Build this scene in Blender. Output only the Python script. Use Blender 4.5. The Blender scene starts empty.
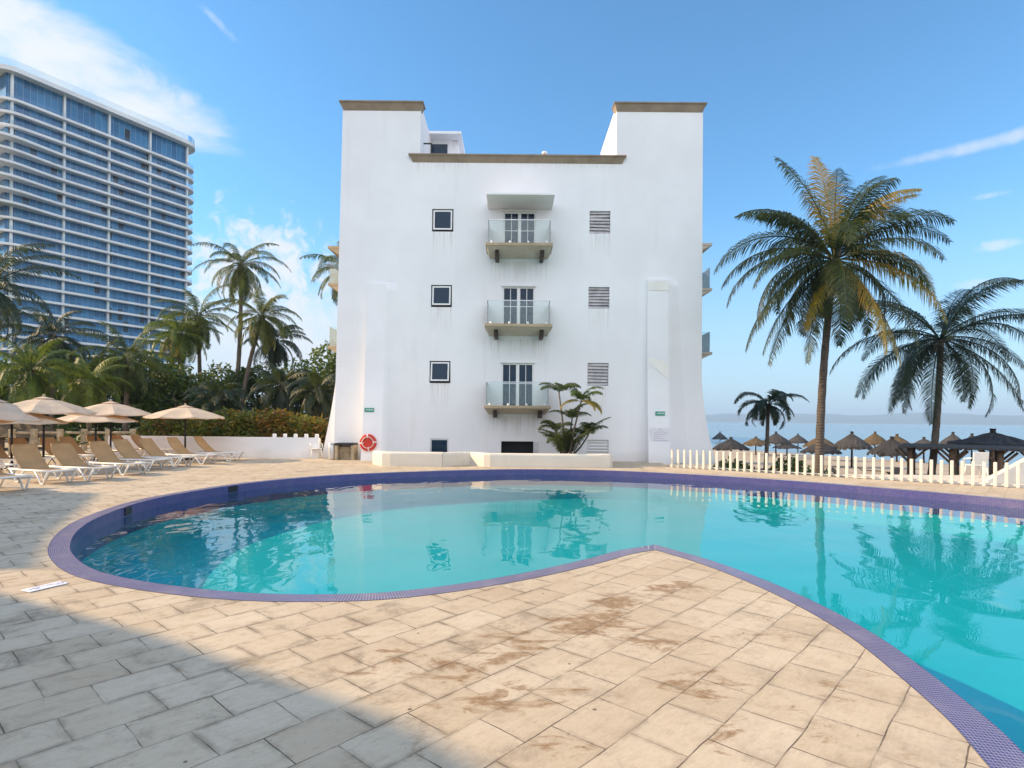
import bpy, bmesh, math, random
from mathutils import Vector, Matrix, noise as mnoise

SC = bpy.context.scene
COL = SC.collection
R = math.radians
PI = math.pi

# ------------------------------------------------------------------ camera
H = 1.75            # eye height
FPX = 590.0         # focal length in pixels of a 1024 px wide picture
CX, CY = 512.0, 420.0
ROLL = R(0.5)
cam_d = bpy.data.cameras.new("camera")
cam = bpy.data.objects.new("camera", cam_d)
COL.objects.link(cam)
cam.matrix_world = Matrix.Translation((0, 0, H)) @ Matrix.Rotation(R(90), 4, 'X') @ Matrix.Rotation(ROLL, 4, 'Z')
cam_d.sensor_width = 36.0
cam_d.lens = FPX / 1024.0 * 36.0
cam_d.shift_y = (CY - 384.0) / 1024.0
cam_d.clip_start = 0.05
cam_d.clip_end = 30000
SC.camera = cam

# ------------------------------------------------------------------ render / view
SC.render.engine = 'CYCLES'
SC.cycles.use_denoising = True
SC.cycles.max_bounces = 10
SC.cycles.transparent_max_bounces = 24
SC.cycles.volume_bounces = 0
SC.cycles.caustics_reflective = False
SC.cycles.caustics_refractive = False
SC.view_settings.view_transform = 'Standard'
SC.view_settings.look = 'None'
SC.view_settings.gamma = 1.0
SC.view_settings.use_curve_mapping = False
SC.view_settings.exposure = 0.82

# ------------------------------------------------------------------ sun
SUN_AZ = R(4)      # how far the sun stands behind the facade plane, on the left
SUN_EL = R(27)
SDIR = Vector((-math.cos(SUN_AZ) * math.cos(SUN_EL), math.sin(SUN_AZ) * math.cos(SUN_EL), math.sin(SUN_EL)))
sl = bpy.data.lights.new("sun", 'SUN')
sl.energy = 4.4
sl.angle = R(0.5)
sl.color = (1.0, 0.72, 0.41)
so = bpy.data.objects.new("sun", sl)
so.rotation_mode = 'QUATERNION'
so.rotation_quaternion = SDIR.to_track_quat('Z', 'Y')
so.location = (-20, 20, 60)
COL.objects.link(so)


# ------------------------------------------------------------------ node helper
class NT:
    def __init__(s, tree):
        s.t = tree
        tree.nodes.clear()

    def n(s, typ, _out=0, _p=None, **kw):
        nd = s.t.nodes.new(typ)
        for k, v in (_p or {}).items():
            setattr(nd, k, v)
        for k, v in kw.items():
            key = int(k[1:]) if (k[0] == 'i' and k[1:].isdigit()) else k.replace('_', ' ')
            s.put(nd, key, v)
        return nd

    def put(s, nd, key, v):
        sock = nd.inputs[key]
        if isinstance(v, bpy.types.NodeSocket):
            s.t.links.new(v, sock)
        elif isinstance(v, bpy.types.Node):
            s.t.links.new(v.outputs[0], sock)
        else:
            if isinstance(v, (tuple, list)) and len(v) == 3 and sock.type == 'RGBA':
                v = (*v, 1.0)
            sock.default_value = v

    def m(s, op, a, b=0.0, c=None, clamp=False):
        nd = s.t.nodes.new('ShaderNodeMath')
        nd.operation = op
        nd.use_clamp = clamp
        s.put(nd, 0, a)
        s.put(nd, 1, b)
        if c is not None:
            s.put(nd, 2, c)
        return nd.outputs[0]

    def mix(s, f, a, b, blend='MIX'):
        nd = s.t.nodes.new('ShaderNodeMix')
        nd.data_type = 'RGBA'
        nd.blend_type = blend
        for i, v in ((0, f), (6, a), (7, b)):
            if isinstance(v, (tuple, list)) and len(v) == 3:
                v = (*v, 1.0)
            s.put(nd, i, v)
        return nd.outputs[2]

    def ramp(s, f, lo, hi, a=0.0, b=1.0):
        nd = s.t.nodes.new('ShaderNodeMapRange')
        nd.interpolation_type = 'SMOOTHSTEP'
        s.put(nd, 0, f)
        for i, v in ((1, lo), (2, hi), (3, a), (4, b)):
            nd.inputs[i].default_value = v
        return nd.outputs[0]

    def noise(s, vec, scale, detail=4.0, rough=0.55, dist=0.0):
        nd = s.t.nodes.new('ShaderNodeTexNoise')
        if vec is not None:
            s.put(nd, 'Vector', vec)
        nd.inputs['Scale'].default_value = scale
        nd.inputs['Detail'].default_value = detail
        nd.inputs['Roughness'].default_value = rough
        nd.inputs['Distortion'].default_value = dist
        return nd.outputs[0]


# ------------------------------------------------------------------ world: sky with thin clouds
W = bpy.data.worlds.new("World")
SC.world = W
W.use_nodes = True
w = NT(W.node_tree)
sky = w.n('ShaderNodeTexSky', _p=dict(sky_type='NISHITA', sun_disc=False, sun_elevation=SUN_EL,
                                     sun_rotation=math.atan2(SDIR.x, SDIR.y) % (2 * PI),
                                     altitude=0.0, air_density=1.0, dust_density=0.3, ozone_density=3.0))
tc = w.n('ShaderNodeTexCoord')
sp = w.n('ShaderNodeSeparateXYZ', i0=tc.outputs['Generated'])
az = w.m('MULTIPLY', w.m('ARCTAN2', sp.outputs[0], sp.outputs[1]), 180 / PI)
el = w.m('MULTIPLY', w.m('ARCSINE', sp.outputs[2]), 180 / PI)
cv = w.n('ShaderNodeCombineXYZ', i0=az, i1=el, i2=0.0)
stretch = w.n('ShaderNodeMapping', Vector=cv, Scale=(0.6, 1.3, 1.0), Rotation=(0, 0, R(20)))
n_big = w.noise(stretch, 0.16, 8, 0.62, 0.4)
n_fine = w.noise(cv, 0.55, 8, 0.6, 0.5)


def cloud(a0, e0, ra, re, rot, nz, k, lo, hi, dens):
    a = w.m('SUBTRACT', az, a0)
    e = w.m('SUBTRACT', el, e0)
    c, s_ = math.cos(R(rot)), math.sin(R(rot))
    u = w.m('DIVIDE', w.m('ADD', w.m('MULTIPLY', a, c), w.m('MULTIPLY', e, s_)), ra)
    v = w.m('DIVIDE', w.m('SUBTRACT', w.m('MULTIPLY', e, c), w.m('MULTIPLY', a, s_)), re)
    r2 = w.m('ADD', w.m('MULTIPLY', u, u), w.m('MULTIPLY', v, v))
    val = w.m('ADD', w.m('SUBTRACT', 1.0, r2), w.m('MULTIPLY', w.m('SUBTRACT', nz, 0.5), k))
    return w.m('MULTIPLY', w.ramp(val, lo, hi), dens)


cl = cloud(-40, 26.2, 14.5, 3.6, -12, n_big, 3.0, -0.1, 1.1, 0.92)
cl = w.m('MAXIMUM', cl, cloud(-31, 24.8, 6, 2.0, -16, n_fine, 2.4, 0.0, 1.5, 0.7))
for args in ((-23, 11.5, 9, 6.5, 0, n_fine, 4.6, 0.0, 1.3, 0.9),
             (-21, 5, 14, 8, 0, n_fine, 1.8, -0.3, 1.1, 0.9),
             (44, 20.5, 13, 0.6, 1.2, n_fine, 1.6, -0.1, 1.3, 0.6),
             (39.5, 13.2, 1.8, 0.5, 0, n_fine, 3.0, 0.1, 1.3, 0.5),
             (38, 10.6, 1.9, 0.4, 0, n_fine, 3.0, 0.1, 1.3, 0.35),
             (39, 16.8, 1.3, 0.3, 0, n_fine, 3.0, 0.1, 1.3, 0.4),
             (-33, 33.5, 5.0, 0.8, -10, n_fine, 3.0, 0.2, 1.6, 0.5),
             (-27, 31.0, 3.0, 0.5, -30, n_fine, 3.5, 0.4, 1.8, 0.35)):
    cl = w.m('MAXIMUM', cl, cloud(*args))
# the milky air low over the sea
low = w.ramp(el, -2.0, 20.0, 0.72, 0.0)
skycol = w.mix(1.0, sky.outputs[0], (0.84, 1.36, 1.52), 'MULTIPLY')
skycol = w.mix(low, skycol, (3.5, 3.95, 4.9))
skycol = w.mix(cl, skycol, (5.6, 5.7, 5.9))
# bright cloud bank added behind the camera to lift the shaded facade and deck
fill_bank = cloud(180, 30, 105, 36, 0, n_big, 2.0, -0.2, 0.7, 0.95)
fill_bank = w.m('MAXIMUM', fill_bank, cloud(-180, 30, 105, 36, 0, n_big, 2.0, -0.2, 0.7, 0.95))
skycol = w.mix(fill_bank, skycol, (9.9, 10.1, 10.9))
bg = w.n('ShaderNodeBackground', Color=skycol, Strength=0.10)
w.n('ShaderNodeOutputWorld', Surface=bg.outputs[0])


# ------------------------------------------------------------------ pixel -> place helpers (measuring aid only)
def ray(px, py):
    dx, dy = (px - CX) / FPX, (CY - py) / FPX
    c, s_ = math.cos(ROLL), math.sin(ROLL)
    return Vector((dx * c - dy * s_, 1.0, dx * s_ + dy * c))


def P(px, py, Y):
    d = ray(px, py)
    return Vector((d.x * Y, Y, H + d.z * Y))


def G(px, py, z=0.0):
    d = ray(px, py)
    t = (z - H) / d.z
    return Vector((d.x * t, t, z))


# ------------------------------------------------------------------ mesh helper
class MB:
    def __init__(s):
        s.bm = bmesh.new()
        s.uv = None

    def quad(s, pts, mi=0):
        f = s.bm.faces.new([s.bm.verts.new(p) for p in pts])
        f.material_index = mi
        return f

    def box(s, c, size, rot=None, mi=0, bevel=0.0):
        r = bmesh.ops.create_cube(s.bm, size=1.0)
        vs = r['verts']
        bmesh.ops.scale(s.bm, vec=size, verts=vs)
        if bevel:
            es = list({e for v in vs for e in v.link_edges})
            rb = bmesh.ops.bevel(s.bm, geom=es, offset=bevel, segments=2, profile=0.5, affect='EDGES')
            vs = list({v for f in rb['faces'] for v in f.verts} | {v for v in vs if v.is_valid})
        if rot is not None:
            bmesh.ops.transform(s.bm, matrix=rot.to_4x4(), verts=vs)
        bmesh.ops.translate(s.bm, vec=c, verts=vs)
        if mi:
            for f in {f for v in vs for f in v.link_faces}:
                f.material_index = mi
        return vs

    def bx(s, x0, x1, y0, y1, z0, z1, bevel=0.0, mi=0):
        return s.box(((x0 + x1) / 2, (y0 + y1) / 2, (z0 + z1) / 2), (abs(x1 - x0), abs(y1 - y0), abs(z1 - z0)), bevel=bevel, mi=mi)

    def tube(s, pts, rad, n=8, cap=True, mi=0):
        pts = [Vector(p) for p in pts]
        if not isinstance(rad, (list, tuple)):
            rad = [rad] * len(pts)
        rings = []
        up = None
        for i, p in enumerate(pts):
            d = (pts[min(i + 1, len(pts) - 1)] - pts[max(i - 1, 0)]).normalized()
            if up is None:
                up = Vector((0, 0, 1)) if abs(d.z) < 0.9 else Vector((1, 0, 0))
            sd = d.cross(up).normalized()
            up = sd.cross(d).normalized()
            rings.append([s.bm.verts.new(p + (sd * math.cos(2 * PI * k / n) + up * math.sin(2 * PI * k / n)) * rad[i]) for k in range(n)])
        for a, b in zip(rings, rings[1:]):
            for k in range(n):
                f = s.bm.faces.new((a[k], a[(k + 1) % n], b[(k + 1) % n], b[k]))
                f.smooth = True
                f.material_index = mi
        if cap:
            s.bm.faces.new(rings[0][::-1]).material_index = mi
            s.bm.faces.new(rings[-1]).material_index = mi

    def lathe(s, prof, n=16, c=(0, 0, 0), smooth=True, jit=None):
        rings = []
        for i, (r, z) in enumerate(prof):
            ring = []
            for k in range(n):
                a = 2 * PI * k / n
                rr, zz = r, z
                if jit:
                    dr, dz = jit(i, k)
                    rr += dr
                    zz += dz
                ring.append(s.bm.verts.new((c[0] + rr * math.cos(a), c[1] + rr * math.sin(a), c[2] + zz)))
            rings.append(ring)
        for a, b in zip(rings, rings[1:]):
            for k in range(n):
                f = s.bm.faces.new((a[k], a[(k + 1) % n], b[(k + 1) % n], b[k]))
                f.smooth = smooth
        s.bm.faces.new(rings[0][::-1])
        s.bm.faces.new(rings[-1])

    def prism(s, poly, z0, z1):
        a = [s.bm.verts.new((x, y, z0)) for x, y in poly]
        b = [s.bm.verts.new((x, y, z1)) for x, y in poly]
        n = len(poly)
        s.bm.faces.new(a[::-1])
        s.bm.faces.new(b)
        for k in range(n):
            s.bm.faces.new((a[k], a[(k + 1) % n], b[(k + 1) % n], b[k]))

    def hull8(s, lo, hi):
        """closed solid from two 4-point rings"""
        a = [s.bm.verts.new(p) for p in lo]
        b = [s.bm.verts.new(p) for p in hi]
        s.bm.faces.new(a[::-1])
        s.bm.faces.new(b)
        for k in range(4):
            s.bm.faces.new((a[k], a[(k + 1) % 4], b[(k + 1) % 4], b[k]))

    def build(s, name, mats, parent=None, loc=None, normals=True, bevel=0.0):
        if normals:
            bmesh.ops.recalc_face_normals(s.bm, faces=s.bm.faces[:])
        me = bpy.data.meshes.new(name)
        s.bm.to_mesh(me)
        s.bm.free()
        for m in (mats if isinstance(mats, (list, tuple)) else [mats]):
            me.materials.append(m)
        o = bpy.data.objects.new(name, me)
        COL.objects.link(o)
        if parent:
            o.parent = parent
        if loc is not None:
            o.location = loc
        if bevel:
            b = o.modifiers.new("bevel", 'BEVEL')
            b.width = bevel
            b.segments = 2
            b.limit_method = 'ANGLE'
        return o


def tag(o, label, cat, group=None):
    o['label'] = label
    o['category'] = cat
    if group:
        o['group'] = group
    return o


def thing(name, label, cat, loc=(0, 0, 0), rz=0.0, group=None):
    o = bpy.data.objects.new(name, None)
    o.empty_display_size = 0.2
    COL.objects.link(o)
    o.location = loc
    o.rotation_euler = (0, 0, rz)
    return tag(o, label, cat, group)


def struct(o, kind='structure'):
    o['kind'] = kind
    return o


def copy_tree(o, parent=None):
    c = o.copy()
    COL.objects.link(c)
    if parent:
        c.parent = parent
    for ch in list(o.children):
        copy_tree(ch, c)
    return c


def place(o, loc, rz=0.0, scale=1.0, label=None):
    o.location = loc
    o.rotation_euler = (0, 0, rz)
    o.scale = (scale, scale, scale) if not isinstance(scale, (tuple, list)) else scale
    if label:
        o['label'] = label
    return o


# ------------------------------------------------------------------ materials
MATS = {}


def mat(name, col, rough=0.7, var=0.12, scale=3.0, bump=0.0, bscale=40.0, metal=0.0, spec=0.4, col2=None, coord='Object'):
    m = bpy.data.materials.new(name)
    m.use_nodes = True
    t = NT(m.node_tree)
    tcn = t.n('ShaderNodeTexCoord').outputs[coord]
    f = t.noise(tcn, scale, 6, 0.6)
    c2 = col2 if col2 else tuple(max(0, x * (1 - 2 * var)) for x in col)
    c = t.mix(t.ramp(f, 0.35, 0.65), c2, col)
    bs = t.n('ShaderNodeBsdfPrincipled', Base_Color=c, Roughness=rough, Metallic=metal)
    bs.inputs['Specular IOR Level'].default_value = spec
    if bump:
        fb = t.noise(tcn, bscale, 5, 0.6)
        b = t.n('ShaderNodeBump', Strength=bump, Distance=0.02, Height=fb)
        t.put(bs, 'Normal', b.outputs[0])
    t.n('ShaderNodeOutputMaterial', Surface=bs.outputs[0])
    MATS[name] = m
    return m


def leaf_mat(name, col, col2, trans=0.35, scale=1.2, rough=0.45):
    m = bpy.data.materials.new(name)
    m.use_nodes = True
    t = NT(m.node_tree)
    tcn = t.n('ShaderNodeTexCoord').outputs['Object']
    oi = t.n('ShaderNodeObjectInfo')
    geo = t.n('ShaderNodeNewGeometry')
    f = t.noise(tcn, scale, 3, 0.6)
    f = t.m('ADD', f, t.m('MULTIPLY', t.m('SUBTRACT', geo.outputs['Random Per Island'], 0.5), 0.5))
    f = t.m('ADD', f, t.m('MULTIPLY', t.m('SUBTRACT', oi.outputs['Random'], 0.5), 0.25))
    c = t.mix(t.ramp(f, 0.3, 0.75), col, col2)
    bs = t.n('ShaderNodeBsdfPrincipled', Base_Color=c, Roughness=rough)
    bs.inputs['Specular IOR Level'].default_value = 0.35
    tr = t.n('ShaderNodeBsdfTranslucent', Color=t.mix(0.5, c, (0.25, 0.32, 0.03)))
    mx = t.n('ShaderNodeMixShader', i0=trans, i1=bs.outputs[0], i2=tr.outputs[0])
    t.n('ShaderNodeOutputMaterial', Surface=mx.outputs[0])
    MATS[name] = m
    return m


def glass_mat(name, tint, refl_rough=0.02, dense=0.0, dark=(0.02, 0.03, 0.04), k=1.0):
    """thin glass: mirror by fresnel over a see-through (or dark room) body"""
    m = bpy.data.materials.new(name)
    m.use_nodes = True
    t = NT(m.node_tree)
    fr = t.n('ShaderNodeFresnel', IOR=1.5)
    tp = t.n('ShaderNodeBsdfTransparent', Color=tint)
    df = t.n('ShaderNodeBsdfDiffuse', Color=dark)
    body = t.n('ShaderNodeMixShader', i0=dense, i1=tp.outputs[0], i2=df.outputs[0])
    gl = t.n('ShaderNodeBsdfGlossy', Roughness=refl_rough)
    mx = t.n('ShaderNodeMixShader', i0=t.m('MULTIPLY', fr.outputs[0], k, clamp=True), i1=body.outputs[0], i2=gl.outputs[0])
    t.n('ShaderNodeOutputMaterial', Surface=mx.outputs[0])
    MATS[name] = m
    return m


def deck_mat():
    m = bpy.data.materials.new("travertine_paving")
    m.use_nodes = True
    t = NT(m.node_tree)
    oc = t.n('ShaderNodeTexCoord').outputs['Object']
    ang = math.atan2(FPX, 1040 - CX)      # direction of the long paver rows
    mp = t.n('ShaderNodeMapping', Vector=oc, Rotation=(0, 0, -ang), Location=(0.12, 0.07, 0)).outputs[0]
    wob = t.n('ShaderNodeVectorMath', _p=dict(operation='MULTIPLY_ADD'), i0=t.n('ShaderNodeTexNoise', Vector=oc, Scale=2.5).outputs[1],
              i1=(0.035, 0.035, 0.0), i2=mp).outputs[0]
    br = t.n('ShaderNodeTexBrick', _p=dict(offset=0.5, squash=1.0), Vector=wob, Color1=(0.0, 0, 0), Color2=(1, 1, 1), Mortar=(0.5, 0.5, 0.5), Scale=1.0)
    for k, v in (('Mortar Size', 0.0045), ('Mortar Smooth', 0.25), ('Bias', 0.0), ('Brick Width', 0.47), ('Row Height', 0.36)):
        br.inputs[k].default_value = v
    tone = t.n('ShaderNodeSeparateColor', i0=br.outputs[0]).outputs[0]
    gx = t.n('ShaderNodeSeparateXYZ', i0=oc)
    # the joints fill up with sand towards the far border
    near = t.ramp(gx.outputs[1], 11.0, 17.0, 1.0, 0.25)
    mort = t.m('MULTIPLY', br.outputs[1], near)
    # joints differ in how open they are
    mort = t.m('MULTIPLY', mort, t.ramp(t.noise(oc, 2.3, 5, 0.65), 0.36, 0.6, 0.2, 1.0))
    n1 = t.noise(oc, 0.7, 6, 0.6)
    n2 = t.noise(oc, 4.5, 8, 0.65)
    lay = t.noise(t.n('ShaderNodeMapping', Vector=wob, Scale=(2.5, 16.0, 1.0)).outputs[0], 1.0, 6, 0.6)
    base = t.mix(t.ramp(n1, 0.3, 0.7), (0.45, 0.352, 0.24), (0.56, 0.465, 0.338))
    base = t.mix(t.m('MULTIPLY', tone, 0.55), base, (0.62, 0.535, 0.41))
    base = t.mix(t.ramp(t.m('ADD', t.m('MULTIPLY', n2, 0.6), t.m('MULTIPLY', lay, 0.4)), 0.47, 0.68, 0.0, 0.55), base, (0.36, 0.285, 0.205))
    # fine grain of the stone
    gr = t.noise(t.n('ShaderNodeMapping', Vector=wob, Scale=(0.35, 1.0, 1.0)).outputs[0], 46, 6, 0.75)
    base = t.mix(t.ramp(gr, 0.4, 0.75, 0.0, 0.30), base, (0.30, 0.23, 0.155))
    gr2 = t.noise(oc, 11, 6, 0.7)
    base = t.mix(t.ramp(gr2, 0.55, 0.75, 0.0, 0.5), base, (0.33, 0.25, 0.165))
    # grey-brown damp dirt, mostly in the left half, and dirt lying along the joints
    br2 = t.n('ShaderNodeTexBrick', _p=dict(offset=0.5, squash=1.0), Vector=wob, Scale=1.0)
    for k, v in (('Mortar Size', 0.05), ('Mortar Smooth', 1.0), ('Bias', 0.0), ('Brick Width', 0.47), ('Row Height', 0.36)):
        br2.inputs[k].default_value = v
    left = t.ramp(gx.outputs[0], -1.0, 2.2, 0.7, 0.38)
    edge = t.m('MULTIPLY', br2.outputs[1], t.ramp(t.noise(oc, 2.6, 7, 0.7), 0.42, 0.62, 0.0, 0.75))
    base = t.mix(t.m('MULTIPLY', edge, left), base, (0.15, 0.11, 0.07))
    dirt = t.ramp(t.noise(oc, 1.5, 10, 0.75, 0.4), 0.50, 0.66)
    base = t.mix(t.m('MULTIPLY', dirt, t.m('MULTIPLY', left, 0.8)), base, (0.17, 0.135, 0.095))
    blot = t.ramp(t.noise(oc, 3.1, 9, 0.75, 0.6), 0.58, 0.70)
    base = t.mix(t.m('MULTIPLY', blot, t.ramp(gx.outputs[0], -1.0, 2.0, 0.6, 0.55)), base, (0.28, 0.175, 0.085))
    # rusty water marks near the corner of the deck
    d1 = t.n('ShaderNodeVectorMath', _p=dict(operation='DISTANCE'), i0=t.n('ShaderNodeMapping', Vector=oc, Rotation=(0, 0, R(-55)), Scale=(0.55, 1.0, 0)).outputs[0],
             i1=tuple((Matrix.Rotation(R(-55), 3, 'Z') @ Vector((0.75 * 1.0, 5.4, 0))) * 1.0)).outputs[1]
    spot = None
    for (px, py, rx, ry, st) in ((672, 588, 0.55, 0.28, 1.0), (590, 622, 0.85, 0.42, 1.0), (520, 650, 0.8, 0.45, 0.8), (470, 668, 0.7, 0.4, 0.7), (690, 640, 0.6, 0.5, 0.45), (560, 690, 0.5, 0.35, 0.6), (700, 685, 0.5, 0.4, 0.6), (610, 602, .5, .3, .8), (640, 640, .5, .3, .7), (500, 692, .45, .3, .8), (440, 705, .4, .3, .7), (740, 735, .35, .25, .6), (810, 722, .3, .25, .6),
                                 (560, 735, .35, .25, .6), (390, 655, .5, .3, .7), (330, 640, .5, .3, .5), (760, 640, .5, .3, .5), (840, 690, .3, .2, .6)):
        g = G(px, py)
        v = t.n('ShaderNodeVectorMath', _p=dict(operation='SUBTRACT'), i0=oc, i1=tuple(g))
        v = t.n('ShaderNodeMapping', Vector=v.outputs[0], Rotation=(0, 0, -R(50)), Scale=(1, 1, 1))
        v = t.n('ShaderNodeVectorMath', _p=dict(operation='MULTIPLY'), i0=v.outputs[0], i1=(1 / rx, 1 / ry, 0))
        ln = t.n('ShaderNodeVectorMath', _p=dict(operation='LENGTH'), i0=v.outputs[0]).outputs[1]
        q = t.m('MULTIPLY', t.ramp(ln, 0.2, 1.3, 1.0, 0.0), st)
        spot = q if spot is None else t.m('MAXIMUM', spot, q)
    sn = t.noise(t.n('ShaderNodeMapping', Vector=oc, Rotation=(0, 0, -R(48)), Scale=(0.7, 1.5, 1)).outputs[0], 3.6, 9, 0.7, 0.9)
    rust = t.ramp(t.m('ADD', sn, t.m('MULTIPLY', spot, 0.21)), 0.612, 0.735)
    rust = t.m('MULTIPLY', rust, t.ramp(spot, 0.02, 0.3))
    rust = t.m('MULTIPLY', rust, t.ramp(t.noise(oc, 14, 6, 0.75), 0.33, 0.6, 0.4, 1.0))
    base = t.mix(t.m('MULTIPLY', rust, 0.85), base, (0.225, 0.125, 0.05))
    # travertine pits
    pit = t.ramp(t.noise(oc, 26, 4, 0.6), 0.685, 0.74)
    pit2 = t.ramp(t.noise(t.n('ShaderNodeMapping', Vector=wob, Scale=(6, 22, 1)).outputs[0], 1.6, 5, 0.6), 0.69, 0.76)
    pit = t.m('MAXIMUM', t.m('MULTIPLY', pit, 0.8), t.m('MULTIPLY', pit2, 0.6))
    base = t.mix(t.m('MULTIPLY', pit, 0.8), base, (0.16, 0.105, 0.06))
    base = t.mix(t.m('MULTIPLY', mort, 0.9), base, (0.085, 0.06, 0.04))
    # little black specks (leaf crumbs)
    sv = t.n('ShaderNodeTexVoronoi', Vector=oc, Scale=2.6)
    speck = t.m('LESS_THAN', sv.outputs['Distance'], 0.035)
    base = t.mix(t.m('MULTIPLY', speck, 0.75), base, (0.05, 0.035, 0.025))
    bs = t.n('ShaderNodeBsdfPrincipled', Base_Color=base, Roughness=t.ramp(n2, 0.3, 0.7, 0.62, 0.85))
    bs.inputs['Specular IOR Level'].default_value = 0.3
    hgt = t.m('SUBTRACT', t.m('MULTIPLY', n2, 0.35), t.m('ADD', t.m('MULTIPLY', mort, 1.0), t.m('MULTIPLY', pit, 0.7)))
    hgt = t.m('ADD', hgt, t.m('MULTIPLY', tone, 0.25))
    b = t.n('ShaderNodeBump', Strength=0.55, Distance=0.012, Height=hgt)
    t.put(bs, 'Normal', b.outputs[0])
    t.n('ShaderNodeOutputMaterial', Surface=bs.outputs[0])
    return m


def mosaic_mat(name, c1, c2, grout, wdt=0.03):
    m = bpy.data.materials.new(name)
    m.use_nodes = True
    t = NT(m.node_tree)
    uv = t.n('ShaderNodeUVMap').outputs[0]
    br = t.n('ShaderNodeTexBrick', _p=dict(offset=0.0), Vector=uv, Color1=c1, Color2=c2, Mortar=grout, Scale=1.0)
    for k, v in (('Mortar Size', 0.0027), ('Mortar Smooth', 0.3), ('Bias', -0.15), ('Brick Width', wdt), ('Row Height', wdt)):
        br.inputs[k].default_value = v
    col = t.mix(t.ramp(t.noise(uv, 3.0, 4), 0.45, 0.75, 0.0, 0.25), br.outputs[0], grout)
    bs = t.n('ShaderNodeBsdfPrincipled', Base_Color=col, Roughness=0.3)
    b = t.n('ShaderNodeBump', Strength=0.4, Distance=0.003, Height=t.m('SUBTRACT', 1.0, br.outputs[1]))
    t.put(bs, 'Normal', b.outputs[0])
    t.n('ShaderNodeOutputMaterial', Surface=bs.outputs[0])
    return m


def water_mat():
    m = bpy.data.materials.new("pool_water")
    m.use_nodes = True
    t = NT(m.node_tree)
    oc = t.n('ShaderNodeTexCoord').outputs['Object']
    n1 = t.noise(t.n('ShaderNodeMapping', Vector=oc, Scale=(1.0, 0.55, 1.0), Rotation=(0, 0, R(15))).outputs[0], 2.1, 2, 0.45, 0.3)
    n2 = t.noise(oc, 0.55, 2, 0.5)
    n3 = t.noise(oc, 0.22, 2, 0.5)
    wx = t.n('ShaderNodeSeparateXYZ', i0=oc).outputs[0]
    amp = t.m('MULTIPLY', t.ramp(n3, 0.35, 0.6, 0.25, 1.0), t.ramp(wx, -3.0, 1.0, 1.5, 0.7))
    hgt = t.m('ADD', t.m('MULTIPLY', t.m('MULTIPLY', n1, amp), 0.5), n2)
    b = t.n('ShaderNodeBump', Strength=1.0, Distance=0.019, Height=hgt)
    geo = t.n('ShaderNodeNewGeometry')
    cs = t.m('ABSOLUTE', t.n('ShaderNodeVectorMath', _p=dict(operation='DOT_PRODUCT'), i0=b.outputs[0], i1=geo.outputs['Incoming']).outputs[1])
    fr = t.m('ADD', 0.02, t.m('MULTIPLY', t.m('POWER', t.m('SUBTRACT', 1.0, cs, clamp=True), 5.0), 0.98))
    tp = t.n('ShaderNodeBsdfTransparent', Color=(0.80, 0.985, 0.99))
    gl = t.n('ShaderNodeBsdfGlossy', Roughness=0.0, Normal=b.outputs[0])
    mx = t.n('ShaderNodeMixShader', i0=fr, i1=tp.outputs[0], i2=gl.outputs[0])
    t.n('ShaderNodeOutputMaterial', Surface=mx.outputs[0])
    return m


def stucco_mat(name, col, streak=0.5, drips=()):
    m = bpy.data.materials.new(name)
    m.use_nodes = True
    t = NT(m.node_tree)
    oc = t.n('ShaderNodeTexCoord').outputs['Object']
    n1 = t.noise(oc, 0.35, 5, 0.6)
    st = t.noise(t.n('ShaderNodeMapping', Vector=oc, Scale=(2.2, 2.2, 0.12)).outputs[0], 1.0, 6, 0.65)
    c = t.mix(t.ramp(n1, 0.35, 0.7), tuple(x * 0.93 for x in col), col)
    c = t.mix(t.ramp(st, 0.55, 0.8, 0.0, streak * 0.35), c, tuple(x * 0.66 for x in (col[0], col[1] * 0.98, col[2] * 0.94)))
    # run-off marks below sills and ledges: (x0, x1, sill z, length)
    sx = t.n('ShaderNodeSeparateXYZ', i0=oc)
    for x0, x1, zs_, ln in drips:
        mx_ = t.m('MULTIPLY', t.ramp(sx.outputs[0], x0 - .06, x0 + .06), t.ramp(sx.outputs[0], x1 - .06, x1 + .06, 1.0, 0.0))
        mz_ = t.m('MULTIPLY', t.ramp(sx.outputs[2], zs_ - ln, zs_ - .02), t.m('LESS_THAN', sx.outputs[2], zs_))
        lines = t.ramp(t.noise(t.n('ShaderNodeMapping', Vector=oc, Scale=(7.0, 1.0, 0.25)).outputs[0], 1.3, 4, 0.7), 0.42, 0.68)
        c = t.mix(t.m('MULTIPLY', t.m('MULTIPLY', mx_, mz_), t.m('MULTIPLY', lines, 0.42)), c, (0.47, 0.40, 0.33))
    # damp dirt close to the ground
    z = t.n('ShaderNodeSeparateXYZ', i0=oc).outputs[2]
    d = t.m('MULTIPLY', t.ramp(t.m('ADD', z, t.m('MULTIPLY', t.noise(oc, 1.3, 5), 0.8)), 0.3, 0.9, 0.3, 0.0), streak)
    c = t.mix(d, c, (0.42, 0.36, 0.29))
    bs = t.n('ShaderNodeBsdfPrincipled', Base_Color=c, Roughness=0.85)
    bs.inputs['Specular IOR Level'].default_value = 0.2
    b = t.n('ShaderNodeBump', Strength=0.25, Distance=0.03, Height=t.m('ADD', t.noise(oc, 1.2, 5), t.m('MULTIPLY', t.noise(oc, 30, 3), 0.15)))
    t.put(bs, 'Normal', b.outputs[0])
    t.n('ShaderNodeOutputMaterial', Surface=bs.outputs[0])
    return m


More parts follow.
